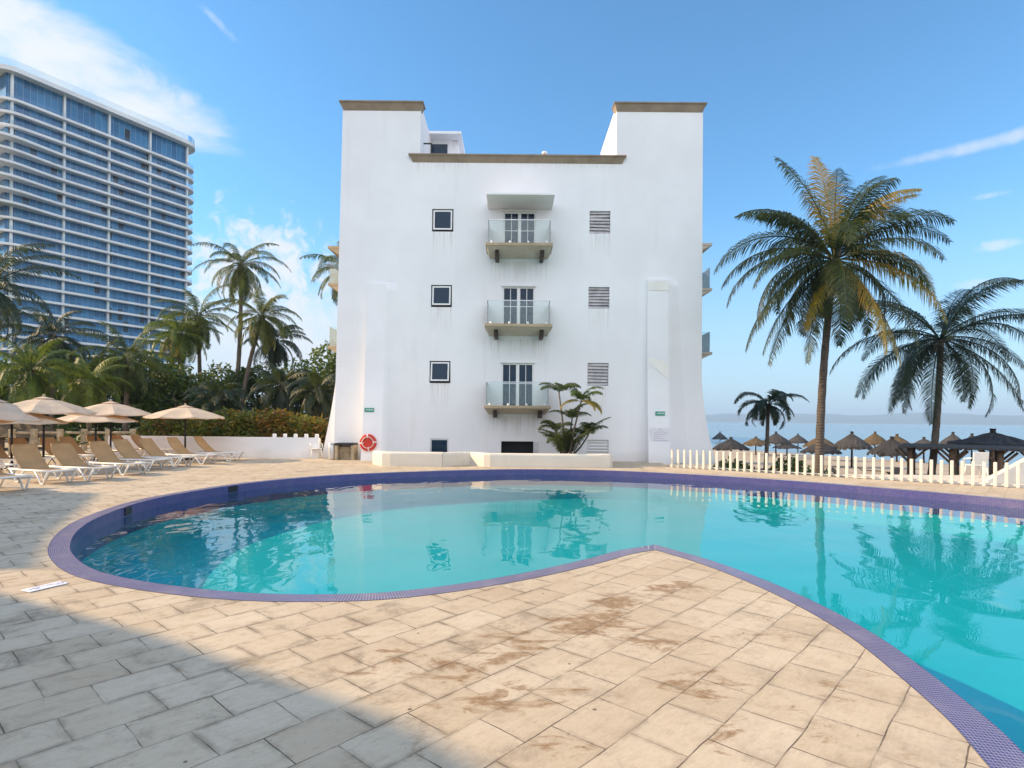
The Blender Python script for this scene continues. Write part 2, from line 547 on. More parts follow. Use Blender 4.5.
def thatch_mat(name, c1, c2):
    m = bpy.data.materials.new(name)
    m.use_nodes = True
    t = NT(m.node_tree)
    oc = t.n('ShaderNodeTexCoord').outputs['Object']
    n1 = t.noise(t.n('ShaderNodeMapping', Vector=oc, Scale=(14, 14, 2)).outputs[0], 1.0, 5, 0.65)
    n2 = t.noise(oc, 1.5, 4)
    c = t.mix(t.ramp(t.m('ADD', t.m('MULTIPLY', n1, 0.7), t.m('MULTIPLY', n2, 0.3)), 0.35, 0.65), c1, c2)
    bs = t.n('ShaderNodeBsdfPrincipled', Base_Color=c, Roughness=0.9)
    b = t.n('ShaderNodeBump', Strength=0.9, Distance=0.06, Height=n1)
    t.put(bs, 'Normal', b.outputs[0])
    t.n('ShaderNodeOutputMaterial', Surface=bs.outputs[0])
    return m


def cloth_mat(name, col, trans=0.35):
    m = bpy.data.materials.new(name)
    m.use_nodes = True
    t = NT(m.node_tree)
    oc = t.n('ShaderNodeTexCoord').outputs['Object']
    c = t.mix(t.ramp(t.noise(oc, 2.0, 5), 0.35, 0.7), tuple(x * 0.85 for x in col), col)
    df = t.n('ShaderNodeBsdfPrincipled', Base_Color=c, Roughness=0.85)
    tr = t.n('ShaderNodeBsdfTranslucent', Color=t.mix(1.0, c, (1.0, 0.8, 0.55), 'MULTIPLY'))
    mx = t.n('ShaderNodeMixShader', i0=trans, i1=df.outputs[0], i2=tr.outputs[0])
    t.n('ShaderNodeOutputMaterial', Surface=mx.outputs[0])
    return m


M_deck = deck_mat()
M_coping = mosaic_mat("purple_mosaic", (0.012, 0.018, 0.15), (0.05, 0.042, 0.21), (0.46, 0.41, 0.42))
M_poolwall = mosaic_mat("blue_mosaic", (0.02, 0.026, 0.19), (0.08, 0.058, 0.21), (0.16, 0.13, 0.22))
M_water = water_mat()
M_poolfloor = mat("turquoise_plaster", (0.010, 0.41, 0.465), 0.8, 0.03, 0.5, spec=0.1)
M_stucco = stucco_mat("white_stucco", (0.86, 0.86, 0.87), 0.8)
M_stucco2 = stucco_mat("planter_stucco", (0.72, 0.67, 0.58), 0.7)
M_patch = mat("cream_sun_patch", (0.86, 0.84, 0.78), 0.8, 0.04, 2.0)
M_cornice = mat("tan_cornice", (0.32, 0.25, 0.18), 0.8, 0.12, 1.5, 0.1, 20)
M_balcony = mat("balcony_plaster", (0.62, 0.56, 0.47), 0.85, 0.08, 1.5)
M_ledge = mat("tan_ledge", (0.46, 0.36, 0.24), 0.8, 0.1, 1.2)
M_darkwood = mat("dark_wood", (0.045, 0.028, 0.018), 0.6, 0.2, 6.0)
M_wood = mat("weathered_wood", (0.16, 0.10, 0.06), 0.75, 0.25, 5.0)
M_palewood = mat("pale_wood", (0.48, 0.38, 0.25), 0.75, 0.2, 5.0)
M_picket = mat("cream_paint", (0.70, 0.66, 0.59), 0.5, 0.06, 2.0)
M_white = mat("white_paint", (0.80, 0.80, 0.79), 0.45, 0.03, 2.0)
M_plastic = mat("white_plastic", (0.80, 0.78, 0.73), 0.4, 0.04, 3.0)
M_alu = mat("aluminium", (0.62, 0.63, 0.65), 0.35, 0.05, 3.0, metal=0.6)
M_black = mat("black_metal", (0.015, 0.015, 0.017), 0.45, 0.1, 3.0)
M_inside = mat("dark_interior", (0.012, 0.012, 0.014), 0.9, 0.1, 2.0)
M_louver = mat("grey_louver", (0.60, 0.57, 0.58), 0.6, 0.15, 3.0)
M_glass = glass_mat("window_glass", (0.35, 0.40, 0.42), 0.02, 0.6, (0.015, 0.05, 0.10), 0.7)
M_glass2 = glass_mat("balustrade_glass", (0.93, 0.98, 0.975), 0.01, 0.05, (0.80, 0.90, 0.90), 0.9)
M_curtain = mat("curtain", (0.30, 0.34, 0.40), 0.9, 0.2, 2.0)
M_green = mat("green_sign", (0.02, 0.30, 0.20), 0.4, 0.05, 3.0)
M_red = mat("red_ring", (0.62, 0.045, 0.025), 0.45, 0.08, 3.0)
M_ink = mat("faded_ink", (0.45, 0.45, 0.60), 0.7, 0.1, 20.0)
M_paper = mat("white_notice", (0.80, 0.80, 0.84), 0.5, 0.02, 3.0)
def bark_mat(name, c1, c2):
    """palm trunk: ring scars round the stem and fine vertical cracks"""
    m = bpy.data.materials.new(name)
    m.use_nodes = True
    t = NT(m.node_tree)
    oc = t.n('ShaderNodeTexCoord').outputs['Object']
    z = t.n('ShaderNodeSeparateXYZ', i0=oc).outputs[2]
    zz = t.m('ADD', t.m('MULTIPLY', z, 9.0), t.m('MULTIPLY', t.noise(oc, 3.0, 3), 1.6))
    ring = t.ramp(t.m('ABSOLUTE', t.m('SUBTRACT', t.m('FRACT', zz), 0.5)), 0.0, 0.18, 1.0, 0.0)
    crack = t.noise(t.n('ShaderNodeMapping', Vector=oc, Scale=(24, 24, 2.5)).outputs[0], 1.0, 5, 0.7)
    f = t.noise(oc, 1.4, 5, 0.65)
    c = t.mix(t.ramp(f, 0.35, 0.65), c1, c2)
    c = t.mix(t.m('MULTIPLY', ring, 0.35), c, tuple(x * 0.4 for x in c1))
    c = t.mix(t.ramp(crack, 0.5, 0.7, 0.0, 0.6), c, tuple(x * 0.45 for x in c1))
    bs = t.n('ShaderNodeBsdfPrincipled', Base_Color=c, Roughness=0.9)
    b = t.n('ShaderNodeBump', Strength=0.8, Distance=0.04, Height=t.m('SUBTRACT', t.m('MULTIPLY', crack, 0.4), ring))
    t.put(bs, 'Normal', b.outputs[0])
    t.n('ShaderNodeOutputMaterial', Surface=bs.outputs[0])
    return m


M_bark = bark_mat("palm_bark", (0.11, 0.085, 0.065), (0.19, 0.15, 0.12))
M_bark2 = bark_mat("red_palm_bark", (0.075, 0.060, 0.050), (0.12, 0.095, 0.08))
M_palm = leaf_mat("palm_leaf", (0.014, 0.026, 0.010), (0.038, 0.055, 0.018), 0.20, rough=0.55)
M_palmd = leaf_mat("dark_palm_leaf", (0.010, 0.022, 0.014), (0.024, 0.042, 0.022), 0.15, rough=0.55)
M_palml = leaf_mat("light_palm_leaf", (0.05, 0.10, 0.018), (0.14, 0.18, 0.03), 0.38)
M_palmy = leaf_mat("yellowing_palm_leaf", (0.44, 0.26, 0.03), (0.26, 0.22, 0.035), 0.4)
M_palmg = leaf_mat("garden_palm_leaf", (0.035, 0.06, 0.015), (0.13, 0.135, 0.032), 0.33, rough=0.55)
M_areca = leaf_mat("areca_leaf", (0.025, 0.042, 0.018), (0.075, 0.095, 0.035), 0.25, rough=0.5)
M_jungle = leaf_mat("jungle_leaf", (0.025, 0.055, 0.014), (0.095, 0.145, 0.03), 0.28, 0.6)
M_jungle2 = leaf_mat("bright_jungle_leaf", (0.045, 0.09, 0.015), (0.12, 0.17, 0.03), 0.32, 0.6)
M_croton = leaf_mat("croton_leaf", (0.06, 0.10, 0.018), (0.24, 0.10, 0.02), 0.35, 1.3)
M_croton2 = leaf_mat("yellow_croton_leaf", (0.07, 0.10, 0.015), (0.26, 0.19, 0.03), 0.35, 1.3)
M_sling = cloth_mat("tan_sling", (0.54, 0.34, 0.16), 0.22)
M_canopy = cloth_mat("cream_canvas", (0.88, 0.80, 0.66), 0.45)
M_thatch = thatch_mat("grey_thatch", (0.028, 0.027, 0.027), (0.07, 0.065, 0.062))
M_thatch2 = thatch_mat("brown_thatch", (0.06, 0.042, 0.022), (0.14, 0.095, 0.048))
M_thatchd = thatch_mat("dark_thatch", (0.018, 0.018, 0.02), (0.045, 0.042, 0.042))
M_towerwhite = mat("tower_slab_white", (0.82, 0.80, 0.77), 0.6, 0.06, 0.2)
M_terracotta = mat("terracotta", (0.42, 0.17, 0.08), 0.8, 0.1, 3.0)


def ground_mat():
    m = bpy.data.materials.new("sand_and_soil")
    m.use_nodes = True
    t = NT(m.node_tree)
    oc = t.n('ShaderNodeTexCoord').outputs['Object']
    g = t.n('ShaderNodeSeparateXYZ', i0=oc)
    u = t.m('ADD', t.m('MULTIPLY', g.outputs[0], 0.94), t.m('MULTIPLY', g.outputs[1], 0.35))
    f = t.ramp(t.m('ADD', u, t.m('MULTIPLY', t.noise(oc, 0.3, 4), 3.0)), 14.0, 20.0)
    soil = t.mix(t.ramp(t.noise(oc, 0.8, 5), 0.35, 0.65), (0.05, 0.045, 0.025), (0.06, 0.09, 0.03))
    sand = t.mix(t.ramp(t.noise(oc, 1.5, 6), 0.35, 0.65), (0.36, 0.29, 0.21), (0.45, 0.37, 0.28))
    bs = t.n('ShaderNodeBsdfPrincipled', Base_Color=t.mix(f, soil, sand), Roughness=0.95)
    b = t.n('ShaderNodeBump', Strength=0.5, Distance=0.1, Height=t.noise(oc, 4.0, 5))
    t.put(bs, 'Normal', b.outputs[0])
    t.n('ShaderNodeOutputMaterial', Surface=bs.outputs[0])
    return m


# ------------------------------------------------------------------ pool outline (outer edge of the tile band)
def catmull(pts, n=8):
    out = []
    P_ = [pts[0] * 2 - pts[1]] + pts + [pts[-1] * 2 - pts[-2]]
    for i in range(1, len(P_) - 2):
        p0, p1, p2, p3 = P_[i - 1:i + 3]
        for k in range(n):
            t = k / n
            out.append(0.5 * ((2 * p1) + (p2 - p0) * t + (2 * p0 - 5 * p1 + 4 * p2 - p3) * t * t + (3 * p1 - p0 - 3 * p2 + p3) * t ** 3))
    out.append(pts[-1].copy())
    return out


PX = [(655, 550), (630, 554.5), (600, 563), (540, 577), (460, 591), (380, 600), (300, 602), (230, 600), (160, 593), (105, 584), (70, 574), (52, 561),
      (48, 547), (60, 531), (85, 517), (130, 502), (180, 492), (250, 482), (330, 475), (420, 471), (512, 469), (600, 470), (700, 474.5), (800, 481), (900, 489), (1024, 500)]
pool_pts = [G(*p) for p in PX]
off = [Vector((14.2, 9.2, 0)), Vector((15.6, 5.0, 0)), Vector((14.2, 0.6, 0)), Vector((10.0, -3.0, 0)), Vector((5.6, -2.8, 0)), Vector((3.0, -1.0, 0)), Vector((2.3, 0.6, 0)), Vector((2.2, 1.6, 0)), Vector((2.29, 2.4, 0))]
back = [G(990, 768), G(950, 722), G(900, 677), G(850, 637), G(800, 607), G(750, 583), G(700, 563.5), G(655, 550)]
loop = catmull(pool_pts + off + back, 6)[:-1]
# even spacing for tidy tiles
NL = len(loop)


def offset_loop(lp, d):
    out = []
    n = len(lp)
    for i in range(n):
        a, b, c = lp[i - 1], lp[i], lp[(i + 1) % n]
        t1 = (b - a).normalized()
        t2 = (c - b).normalized()
        n1 = Vector((-t1.y, t1.x, 0))
        n2 = Vector((-t2.y, t2.x, 0))
        nn = (n1 + n2)
        nn.normalize()
        k = max(0.5, nn.dot(n1))
        out.append(b + nn * (d / k))
    return out


area = sum(loop[i].x * loop[(i + 1) % NL].y - loop[(i + 1) % NL].x * loop[i].y for i in range(NL))
sgn = 1.0 if area > 0 else -1.0
inner = offset_loop(loop, 0.235 * sgn)
WATER_Z = -0.19


def ring_mesh(name, la, za, lb, zb, material):
    bm = bmesh.new()
    uvl = bm.loops.layers.uv.new("UVMap")
    wdt = ((la[0] - lb[0]).length ** 2 + (za - zb) ** 2) ** 0.5
    u = 0.0
    n = len(la)
    va = [bm.verts.new((p.x, p.y, za)) for p in la]
    vb = [bm.verts.new((p.x, p.y, zb)) for p in lb]
    for i in range(n):
        j = (i + 1) % n
        du = (la[j] - la[i]).length
        f = bm.faces.new((va[i], va[j], vb[j], vb[i]))
        for lpp, uv in zip(f.loops, ((u, 0), (u + du, 0), (u + du, wdt), (u, wdt))):
            lpp[uvl].uv = uv
        u += du
    bmesh.ops.recalc_face_normals(bm, faces=bm.faces[:])
    me = bpy.data.meshes.new(name)
    bm.to_mesh(me)
    bm.free()
    me.materials.append(material)
    o = bpy.data.objects.new(name, me)
    COL.objects.link(o)
    return o


def fill(name, loops, z, material):
    bm = bmesh.new()
    es = []
    for lp in loops:
        vs = [bm.verts.new((p[0], p[1], z)) for p in lp]
        for i in range(len(vs)):
            es.append(bm.edges.new((vs[i], vs[(i + 1) % len(vs)])))
    bmesh.ops.triangle_fill(bm, use_beauty=True, use_dissolve=False, edges=es)
    for f in bm.faces:
        f.normal_update()
        if f.normal.z < 0:
            f.normal_flip()
    me = bpy.data.meshes.new(name)
    bm.to_mesh(me)
    bm.free()
    me.materials.append(material)
    o = bpy.data.objects.new(name, me)
    COL.objects.link(o)
    return o


FENCE_A, FENCE_B = G(672, 467.5), G(1024, 488.5)
deck_outer = [(-45, -16), (22, -16), (22, 3), (FENCE_B.x + 2.6, FENCE_B.y - 2.4 + 0.3), (FENCE_B.x + 0.25, FENCE_B.y + 0.28), (FENCE_A.x + 0.25, FENCE_A.y + 0.28), (FENCE_A.x, 44), (-45, 44)]
struct(fill('pool_deck', [deck_outer, [(p.x, p.y) for p in loop]], 0.0, M_deck))
struct(ring_mesh('pool_edge_tiles', loop, 0.004, inner, 0.004, M_coping))
struct(ring_mesh('pool_wall', inner, 0.004, inner, -0.55, M_poolwall))
struct(ring_mesh('pool_lower_wall', inner, -0.55, inner, -1.0, M_poolfloor))
struct(fill('pool_floor', [[(p.x, p.y) for p in inner]], -1.0, M_poolfloor))
struct(fill('pool_water', [[(p.x, p.y) for p in inner]], WATER_Z, M_water))
# the deck's edge towards the beach
mb = MB()
for a, b in zip(deck_outer[1:7], deck_outer[2:7]):
    mb.quad([(a[0], a[1], -0.002), (b[0], b[1], -0.002), (b[0], b[1], -2.3), (a[0], a[1], -2.3)])
struct(mb.build('deck_edge', M_stucco2))


# ground sheet
def uco(x, y):
    return 0.94 * x + 0.35 * y


def gz(x, y):
    u = uco(x, y)
    if u < 14 and not (-45 < x < 22 and -16 < y < 44):
        return -0.06
    if u < 20:
        return -1.9
    if u < 62:
        return -1.9 - 0.46 * (u - 20) / 42
    return -2.36 - min(3.0, (u - 62) * 0.06)


bm = bmesh.new()
xs = [-7000, -2000, -600, -250, -120, -60, -45] + [-30 + 3 * i for i in range(60)] + [170, 220, 300, 600, 2000, 7000]
ys = [-3000, -300, -60, -20] + [-10 + 3 * i for i in range(50)] + [150, 200, 300, 500, 1000, 2500, 8000]
hole_loop_min = (min(p.x for p in loop), min(p.y for p in loop))
grid = [[bm.verts.new((x, y, gz(x, y))) for x in xs] for y in ys]
for j in range(len(ys) - 1):
    for i in range(len(xs) - 1):
        bm.faces.new((grid[j][i], grid[j][i + 1], grid[j + 1][i + 1], grid[j + 1][i]))
me = bpy.data.meshes.new('ground')
bm.to_mesh(me)
bm.free()
me.materials.append(ground_mat())
gobj = struct(bpy.data.objects.new('ground', me))
COL.objects.link(gobj)

# sea
m = bpy.data.materials.new("sea_water")
m.use_nodes = True
t = NT(m.node_tree)
oc = t.n('ShaderNodeTexCoord').outputs['Object']
bs = t.n('ShaderNodeBsdfPrincipled', Base_Color=(0.18, 0.26, 0.32), Roughness=0.25)
bmp = t.n('ShaderNodeBump', Strength=0.2, Distance=0.16, Height=t.noise(oc, 0.25, 5))
t.put(bs, 'Normal', bmp.outputs[0])
t.n('ShaderNodeOutputMaterial', Surface=bs.outputs[0])
mb = MB()
mb.quad([(-3000, 20, -2.9), (9500, 20, -2.9), (9500, 9500, -2.9), (-3000, 9500, -2.9)])
struct(mb.build('sea', m))

# far mountains across the bay
M_mount = mat("mountain_forest", (0.05, 0.075, 0.05), 0.95, 0.2, 0.004)
bm = bmesh.new()
rows = []
for j in range(7):
    row = []
    for i in range(140):
        a = R(-12 + 72 * i / 139)
        d = 6200 + 260 * j
        x, y = d * math.sin(a), d * math.cos(a)
        hh = [0, 0.35, 0.65, 0.9, 1.0, 0.7, 0.2][j]
        rg = 95 + 42 * mnoise.fractal(Vector((x * 0.0011, 3.1, 0)), 1.0, 2.0, 5) + 20 * mnoise.fractal(Vector((x * 0.004, y * 0.004, 7)), 1.0, 2.0, 5)
        row.append(bm.verts.new((x, y, -6 + hh * rg)))
    rows.append(row)
for a, b in zip(rows, rows[1:]):
    for i in range(len(a) - 1):
        f = bm.faces.new((a[i], a[i + 1], b[i + 1], b[i]))
        f.smooth = True
me = bpy.data.meshes.new('mountains')
bm.to_mesh(me)
bm.free()
me.materials.append(M_mount)
mo = struct(bpy.data.objects.new('mountains', me))
COL.objects.link(mo)

# the haze over the bay
m = bpy.data.materials.new("sea_haze")
m.use_nodes = True
t = NT(m.node_tree)
vol = t.n('ShaderNodeVolumePrincipled', Color=(0.52, 0.74, 1.0), Density=0.00023)
t.n('ShaderNodeOutputMaterial', Volume=vol.outputs[0])
mb = MB()
mb.bx(-7200, 9800, -3200, 9800, -8.0, 210.0)
hz = struct(mb.build('haze', m), 'stuff')


# ------------------------------------------------------------------ main hotel building
D = 25.5
ppm = FPX / D
DEPTH = 18.0


def fx(px, py=300):
    return P(px, py, D).x


def fz(py, px=512):
    return P(px, py, D).z


Z_ROOF = fz(157)
Z_TOW = fz(103.5)
XL0, XL1 = fx(343, 110), fx(420.5, 130)
XR0, XR1 = fx(616.5, 130), fx(703, 112)
hotel = thing('hotel_building', 'white stucco hotel block with three glass balconies facing the pool', 'building', (0, D, 0))


def xmap(x, z, flare_right=True):
    tl = 0.28 * (1 - min(1, max(0, z) / Z_TOW))
    if abs(x - XL0) < 1e-4:
        return x - tl
    if abs(x - XR1) < 1e-4:
        x += 0.06 * (1 - z / Z_TOW)
        if flare_right and z < 3.9:
            x += 0.62 * ((3.9 - z) / 3.9) ** 1.8
        return x
    return x


# openings: (x0,x1,z0,z1)
def rect(x0, x1, y0, y1):
    a, b = P(x0, y1, D), P(x1, y0, D)
    return (a.x, b.x, a.z, b.z)


WIN = [rect(432, 453.5, 209, 231.5), rect(431, 452, 285, 307), rect(429.5, 450.5, 361, 383), rect(430, 448.5, 438.5, 459)]
VENT = [rect(589.5, 610.5, 211, 233.5), rect(588.5, 609.5, 287, 308.5), rect(587.5, 608.5, 363, 385.5), rect(587, 608.5, 440, 461)]
DOORZ = [G] * 0
slab_top = []
BD = 1.25
for py in (242.5, 323.5, 405.5):
    slab_top.append(P(518, py, D - BD).z)
DOOR = []
for (x0, x1, yt), zs in zip(((503.5, 536, 211.5), (502.5, 535, 286.5), (501.5, 534, 363)), slab_top):
    a = P(x0, yt, D)
    b = P(x1, yt, D)
    DOOR.append((a.x, b.x, zs + 0.03, a.z))
DARK = rect(501, 533.5, 441.5, 461.5)
HOLES = WIN + VENT + DOOR + [DARK]


def wall_sheet(mb, outline, holes, xs_extra, zs_extra, y0, depth_out, depth_hole, xm):
    """outline: list of (x0,x1,z0,z1) solids; holes cut; y from y0 back"""
    X = sorted({round(v, 5) for r in outline + holes for v in r[:2]} | {round(v, 5) for v in xs_extra})
    Z = sorted({round(v, 5) for r in outline + holes for v in r[2:]} | {round(v, 5) for v in zs_extra})

    def state(i, j):
        if i < 0 or j < 0 or i >= len(X) - 1 or j >= len(Z) - 1:
            return 0
        cx, cz = (X[i] + X[i + 1]) / 2, (Z[j] + Z[j + 1]) / 2
        if any(r[0] < cx < r[1] and r[2] < cz < r[3] for r in holes):
            return 2
        return 1 if any(r[0] < cx < r[1] and r[2] < cz < r[3] for r in outline) else 0

    cache = {}

    def V(i, j, y):
        k = (i, j, round(y, 4))
        if k not in cache:
            x = X[i]
            for ref in (XL0, XR1):
                if abs(x - ref) < 1e-3:
                    x = ref
            cache[k] = mb.bm.verts.new((xm(x, Z[j]), y, Z[j]))
        return cache[k]

    for i in range(len(X) - 1):
        for j in range(len(Z) - 1):
            if state(i, j) != 1:
                continue
            mb.bm.faces.new((V(i, j, y0), V(i + 1, j, y0), V(i + 1, j + 1, y0), V(i, j + 1, y0)))
            for di, dj, a, b in ((-1, 0, (i, j), (i, j + 1)), (1, 0, (i + 1, j), (i + 1, j + 1)), (0, -1, (i, j), (i + 1, j)), (0, 1, (i, j + 1), (i + 1, j + 1))):
                st = state(i + di, j + dj)
                if st == 1:
                    continue
                dd = depth_hole if st == 2 else depth_out
                mb.bm.faces.new((V(*a, y0), V(*b, y0), V(*b, y0 + dd), V(*a, y0 + dd)))


drips = [(r[0], r[1], r[2], 1.3) for r in WIN[:3] + VENT[:3]]
drips += [(d[0] - .5, d[1] + .5, z - .45, 1.2) for d, z in zip(DOOR, slab_top)]
drips += [(fx(415, 160), fx(470, 160), Z_ROOF + .05, 1.2), (fx(520, 160), fx(618, 160), Z_ROOF + .05, .8)]
M_facade = stucco_mat("weathered_white_stucco", (0.86, 0.86, 0.87), 0.9, drips)
mb = MB()
zs = [0.4 * k for k in range(1, 12)] + [6, 8, 10]
wall_sheet(mb, [(XL0, XR1, -0.1, Z_ROOF), (XL0, XL1, Z_ROOF, Z_TOW), (XR0, XR1, Z_ROOF, Z_TOW)], HOLES, [], zs, 0.0, 0.3, 0.22, xmap)
# body behind the front sheet: sides follow the same batter
prof = sorted(set([-0.1] + zs + [Z_ROOF]))
for x in (XL0, XR1):
    for a, b in zip(prof, prof[1:]):
        mb.quad([(xmap(x, a), 0.3, a), (xmap(x, b), 0.3, b), (xmap(x, b), DEPTH, b), (xmap(x, a), DEPTH, a)])
mb.quad([(XL0, 0.3, Z_ROOF), (XR1, 0.3, Z_ROOF), (XR1, DEPTH, Z_ROOF), (XL0, DEPTH, Z_ROOF)])
mb.quad([(XL0, DEPTH, 0), (XR1, DEPTH, 0), (XR1, DEPTH, Z_ROOF), (XL0, DEPTH, Z_ROOF)])
for x0, x1, dp in ((XL0, XL1, 4.6), (XR0, XR1, 4.6)):
    mb.quad([(x0, 0.3, Z_ROOF - .1), (x0, dp, Z_ROOF - .1), (x0, dp, Z_TOW), (x0, 0.3, Z_TOW)])
    mb.quad([(x1, 0.3, Z_ROOF - .1), (x1, dp, Z_ROOF - .1), (x1, dp, Z_TOW), (x1, 0.3, Z_TOW)])
    mb.quad([(x0, dp, Z_ROOF - .1), (x1, dp, Z_ROOF - .1), (x1, dp, Z_TOW), (x0, dp, Z_TOW)])
    mb.quad([(x0, 0.0, Z_TOW), (x1, 0.0, Z_TOW), (x1, dp, Z_TOW), (x0, dp, Z_TOW)])
mb.build('wall', M_facade, hotel)
# dark rooms behind openings
for r in HOLES:
    mb = MB()
    mb.bx(r[0] - 0.05, r[1] + 0.05, 0.225, 1.4, r[2] - 0.05, r[3] + 0.05)
    mb.build('room_interior', M_inside, hotel)


# side flare at the left corner (lit by the sun), swept curve
mb = MB()
zz = [0.45 * k for k in range(13)]
zz[0] = -0.05
ring = []
for z in zz:
    k = max(0, (5.4 - z) / 5.4)
    xo = xmap(XL0, z) - 0.02 - 0.68 * k ** 1.7
    ring.append((xo, z))
for (xa, za), (xb, zb) in zip(ring, ring[1:]):
    xi_a, xi_b = xmap(XL0, za) + 0.1, xmap(XL0, zb) + 0.1
    mb.quad([(xa, 0.5, za), (xi_a, 0.5, za), (xi_b, 0.5, zb), (xb, 0.5, zb)])
    mb.quad([(xa, 0.5, za), (xb, 0.5, zb), (xb, 7.0, zb), (xa, 7.0, za)])
    mb.quad([(xa, 7.0, za), (xi_a, 7.0, za), (xi_b, 7.0, zb), (xb, 7.0, zb)])
mb.build('corner_buttress', M_stucco, hotel)


# curved fins on the facade
def fin(px0, px1, ytop, proj_base, proj_top, side, fillet):
    mb = MB()
    zt = fz(ytop)
    n = 26
    x0, x1 = fx(px0, ytop), fx(px1, ytop)
    prev = None
    for i in range(n + 1):
        z = -0.05 + (zt + 0.05) * i / n
        k = 1 - i / n
        p = proj_top + (proj_base - proj_top) * k ** 2.0
        fl = fillet * (0.35 + 0.65 * (1 - k) if False else 1.0) * (0.55 + 0.45 * k)
        if side > 0:
            pts = [(x0, 0.02), (x0, -p), (x1, -p)]
            for q in range(1, 6):
                s_ = q / 5
                pts.append((x1 + fl * s_, -p * (1 - s_) ** 2 + 0.012 * s_))
        else:
            pts = [(x0, 0.02), (x0, -p), (x1, -p)]
            for q in range(1, 6):
                s_ = q / 5
                pts.append((x1 + fl * s_, -p * (1 - s_) ** 1.6 + 0.012 * s_))
        cur = [mb.bm.verts.new((a, b, z)) for a, b in pts]
        if prev:
            for a in range(len(cur) - 1):
                f = mb.bm.faces.new((prev[a], prev[a + 1], cur[a + 1], cur[a]))
                f.smooth = a >= 2
        prev = cur
    mb.bm.faces.new(prev)
    return mb.build('buttress', M_stucco, hotel)


f1 = fin(367.5, 386.5, 285, 0.95, 0.10, 1, 1.1)
f1['label'] = 'left curved buttress with the life ring'
f2 = fin(647, 667.5, 279, 0.62, 0.14, -1, 1.0)
f2['label'] = 'right curved buttress with the paper notice'
# sunlit spots painted in cream on the right buttress face and its sloping top
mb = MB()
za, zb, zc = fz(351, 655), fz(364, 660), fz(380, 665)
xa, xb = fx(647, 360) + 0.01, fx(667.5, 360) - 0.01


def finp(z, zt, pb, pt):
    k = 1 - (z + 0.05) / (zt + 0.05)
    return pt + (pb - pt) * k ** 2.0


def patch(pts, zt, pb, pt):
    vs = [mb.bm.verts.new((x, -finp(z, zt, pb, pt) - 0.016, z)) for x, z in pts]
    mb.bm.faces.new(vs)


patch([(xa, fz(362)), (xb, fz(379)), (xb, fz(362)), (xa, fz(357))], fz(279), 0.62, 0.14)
mb.build('painted_sun_patch', M_patch, hotel)
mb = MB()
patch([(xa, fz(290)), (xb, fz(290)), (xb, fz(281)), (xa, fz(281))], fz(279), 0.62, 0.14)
mb.build('painted_sun_patch', M_patch, hotel)


# cornices: flared profile along the front, with a return into depth
def cornice(x0, x1, ztop, h, over, depth, name='cornice', back=True):
    mb = MB()
    steps = [(0.0, 0.02), (0.45, 0.45), (0.8, 0.75), (1.0, 1.0)]
    prev = None
    for s_, o in steps:
        z = ztop - h + h * s_
        e = over * o
        cur = [mb.bm.verts.new(p) for p in ((x0 - e, -0.005 - e, z), (x1 + e, -0.005 - e, z), (x1 + e, depth + e, z), (x0 - e, depth + e, z))]
        if prev:
            for k in range(4):
                mb.bm.faces.new((prev[k], prev[(k + 1) % 4], cur[(k + 1) % 4], cur[k]))
        else:
            mb.bm.faces.new(cur[::-1])
        prev = cur
    mb.bm.faces.new(prev)
    # thin lighter cap strip
    mb.bx(x0 - over - .03, x1 + over + .03, -0.035 - over, depth + over, ztop, ztop + 0.05)
    return mb.build(name, M_cornice, hotel)


hC = 8.0 / ppm
cornice(XL0 + 0.02, XL1 - 0.02, fz(103.5, 380), hC * .9, 0.13, 0.35)
cornice(XR0 + 0.02, XR1 - 0.02, fz(105, 660), hC * .9, 0.13, 0.35)
cornice(fx(413, 157), fx(622, 157), fz(157, 512), 6.2 / ppm, 0.14, 0.5)

# roof house with dark window, and its railing
ph = P(441, 150, D + 3.2)
mb = MB()
zph = P(441, 139.5, D + 3.2).z
xph0, xph1 = P(424, 140, D + 3.2).x, P(452, 140, D + 3.2).x
mb.bx(xph0 - 0.5, xph1, 3.2, 8.0, Z_ROOF - 0.02, zph)
mb.bx(xph0 - 0.55, xph1 + 0.5, 2.6, 8.2, zph, zph + 0.12)
# sloping grey stair wall
mb.hull8([(xph1 + 0.002, 3.3, Z_ROOF), (xph1 + 0.42, 3.3, Z_ROOF), (xph1 + 0.42, 7.8, Z_ROOF), (xph1 + 0.002, 7.8, Z_ROOF)],
         [(xph1 + 0.002, 3.3, zph - 0.02), (xph1 + 0.30, 3.3, zph - 0.02), (xph1 + 0.30, 7.8, zph - 0.02), (xph1 + 0.002, 7.8, zph - 0.02)])
rh = mb.build('roof_house', M_stucco, hotel)
mb = MB()
mb.bx(P(429.5, 150, D + 3.2).x, P(447.5, 150, D + 3.2).x, 3.17, 3.195, Z_ROOF + 0.05, P(440, 144.5, D + 3.2).z)
mb.build('window', M_glass, rh)
mb = MB()
xr0 = P(419.5, 150, D + 0.9).x
zr = P(425, 143.0, D + 0.9).z
mb.bx(xr0, xr0 + 0.05, 0.88, 0.93, Z_ROOF, zr)
mb.bx(xr0, xr0 + 0.55, 0.88, 0.93, zr - 0.05, zr)
mb.bx(xr0 + .5, xr0 + 0.55, 0.88, 0.93, Z_ROOF, zr)
mb.build('roof_railing', M_black, hotel)
mb = MB()
mb.lathe([(0.07, 0), (0.07, 0.12), (0.12, 0.13), (0.12, 0.24), (0.02, 0.27)], 12, (P(545, 153, D).x, 0.3, fz(155.5) + 0.05))
mb.build('roof_vent', M_white, hotel)


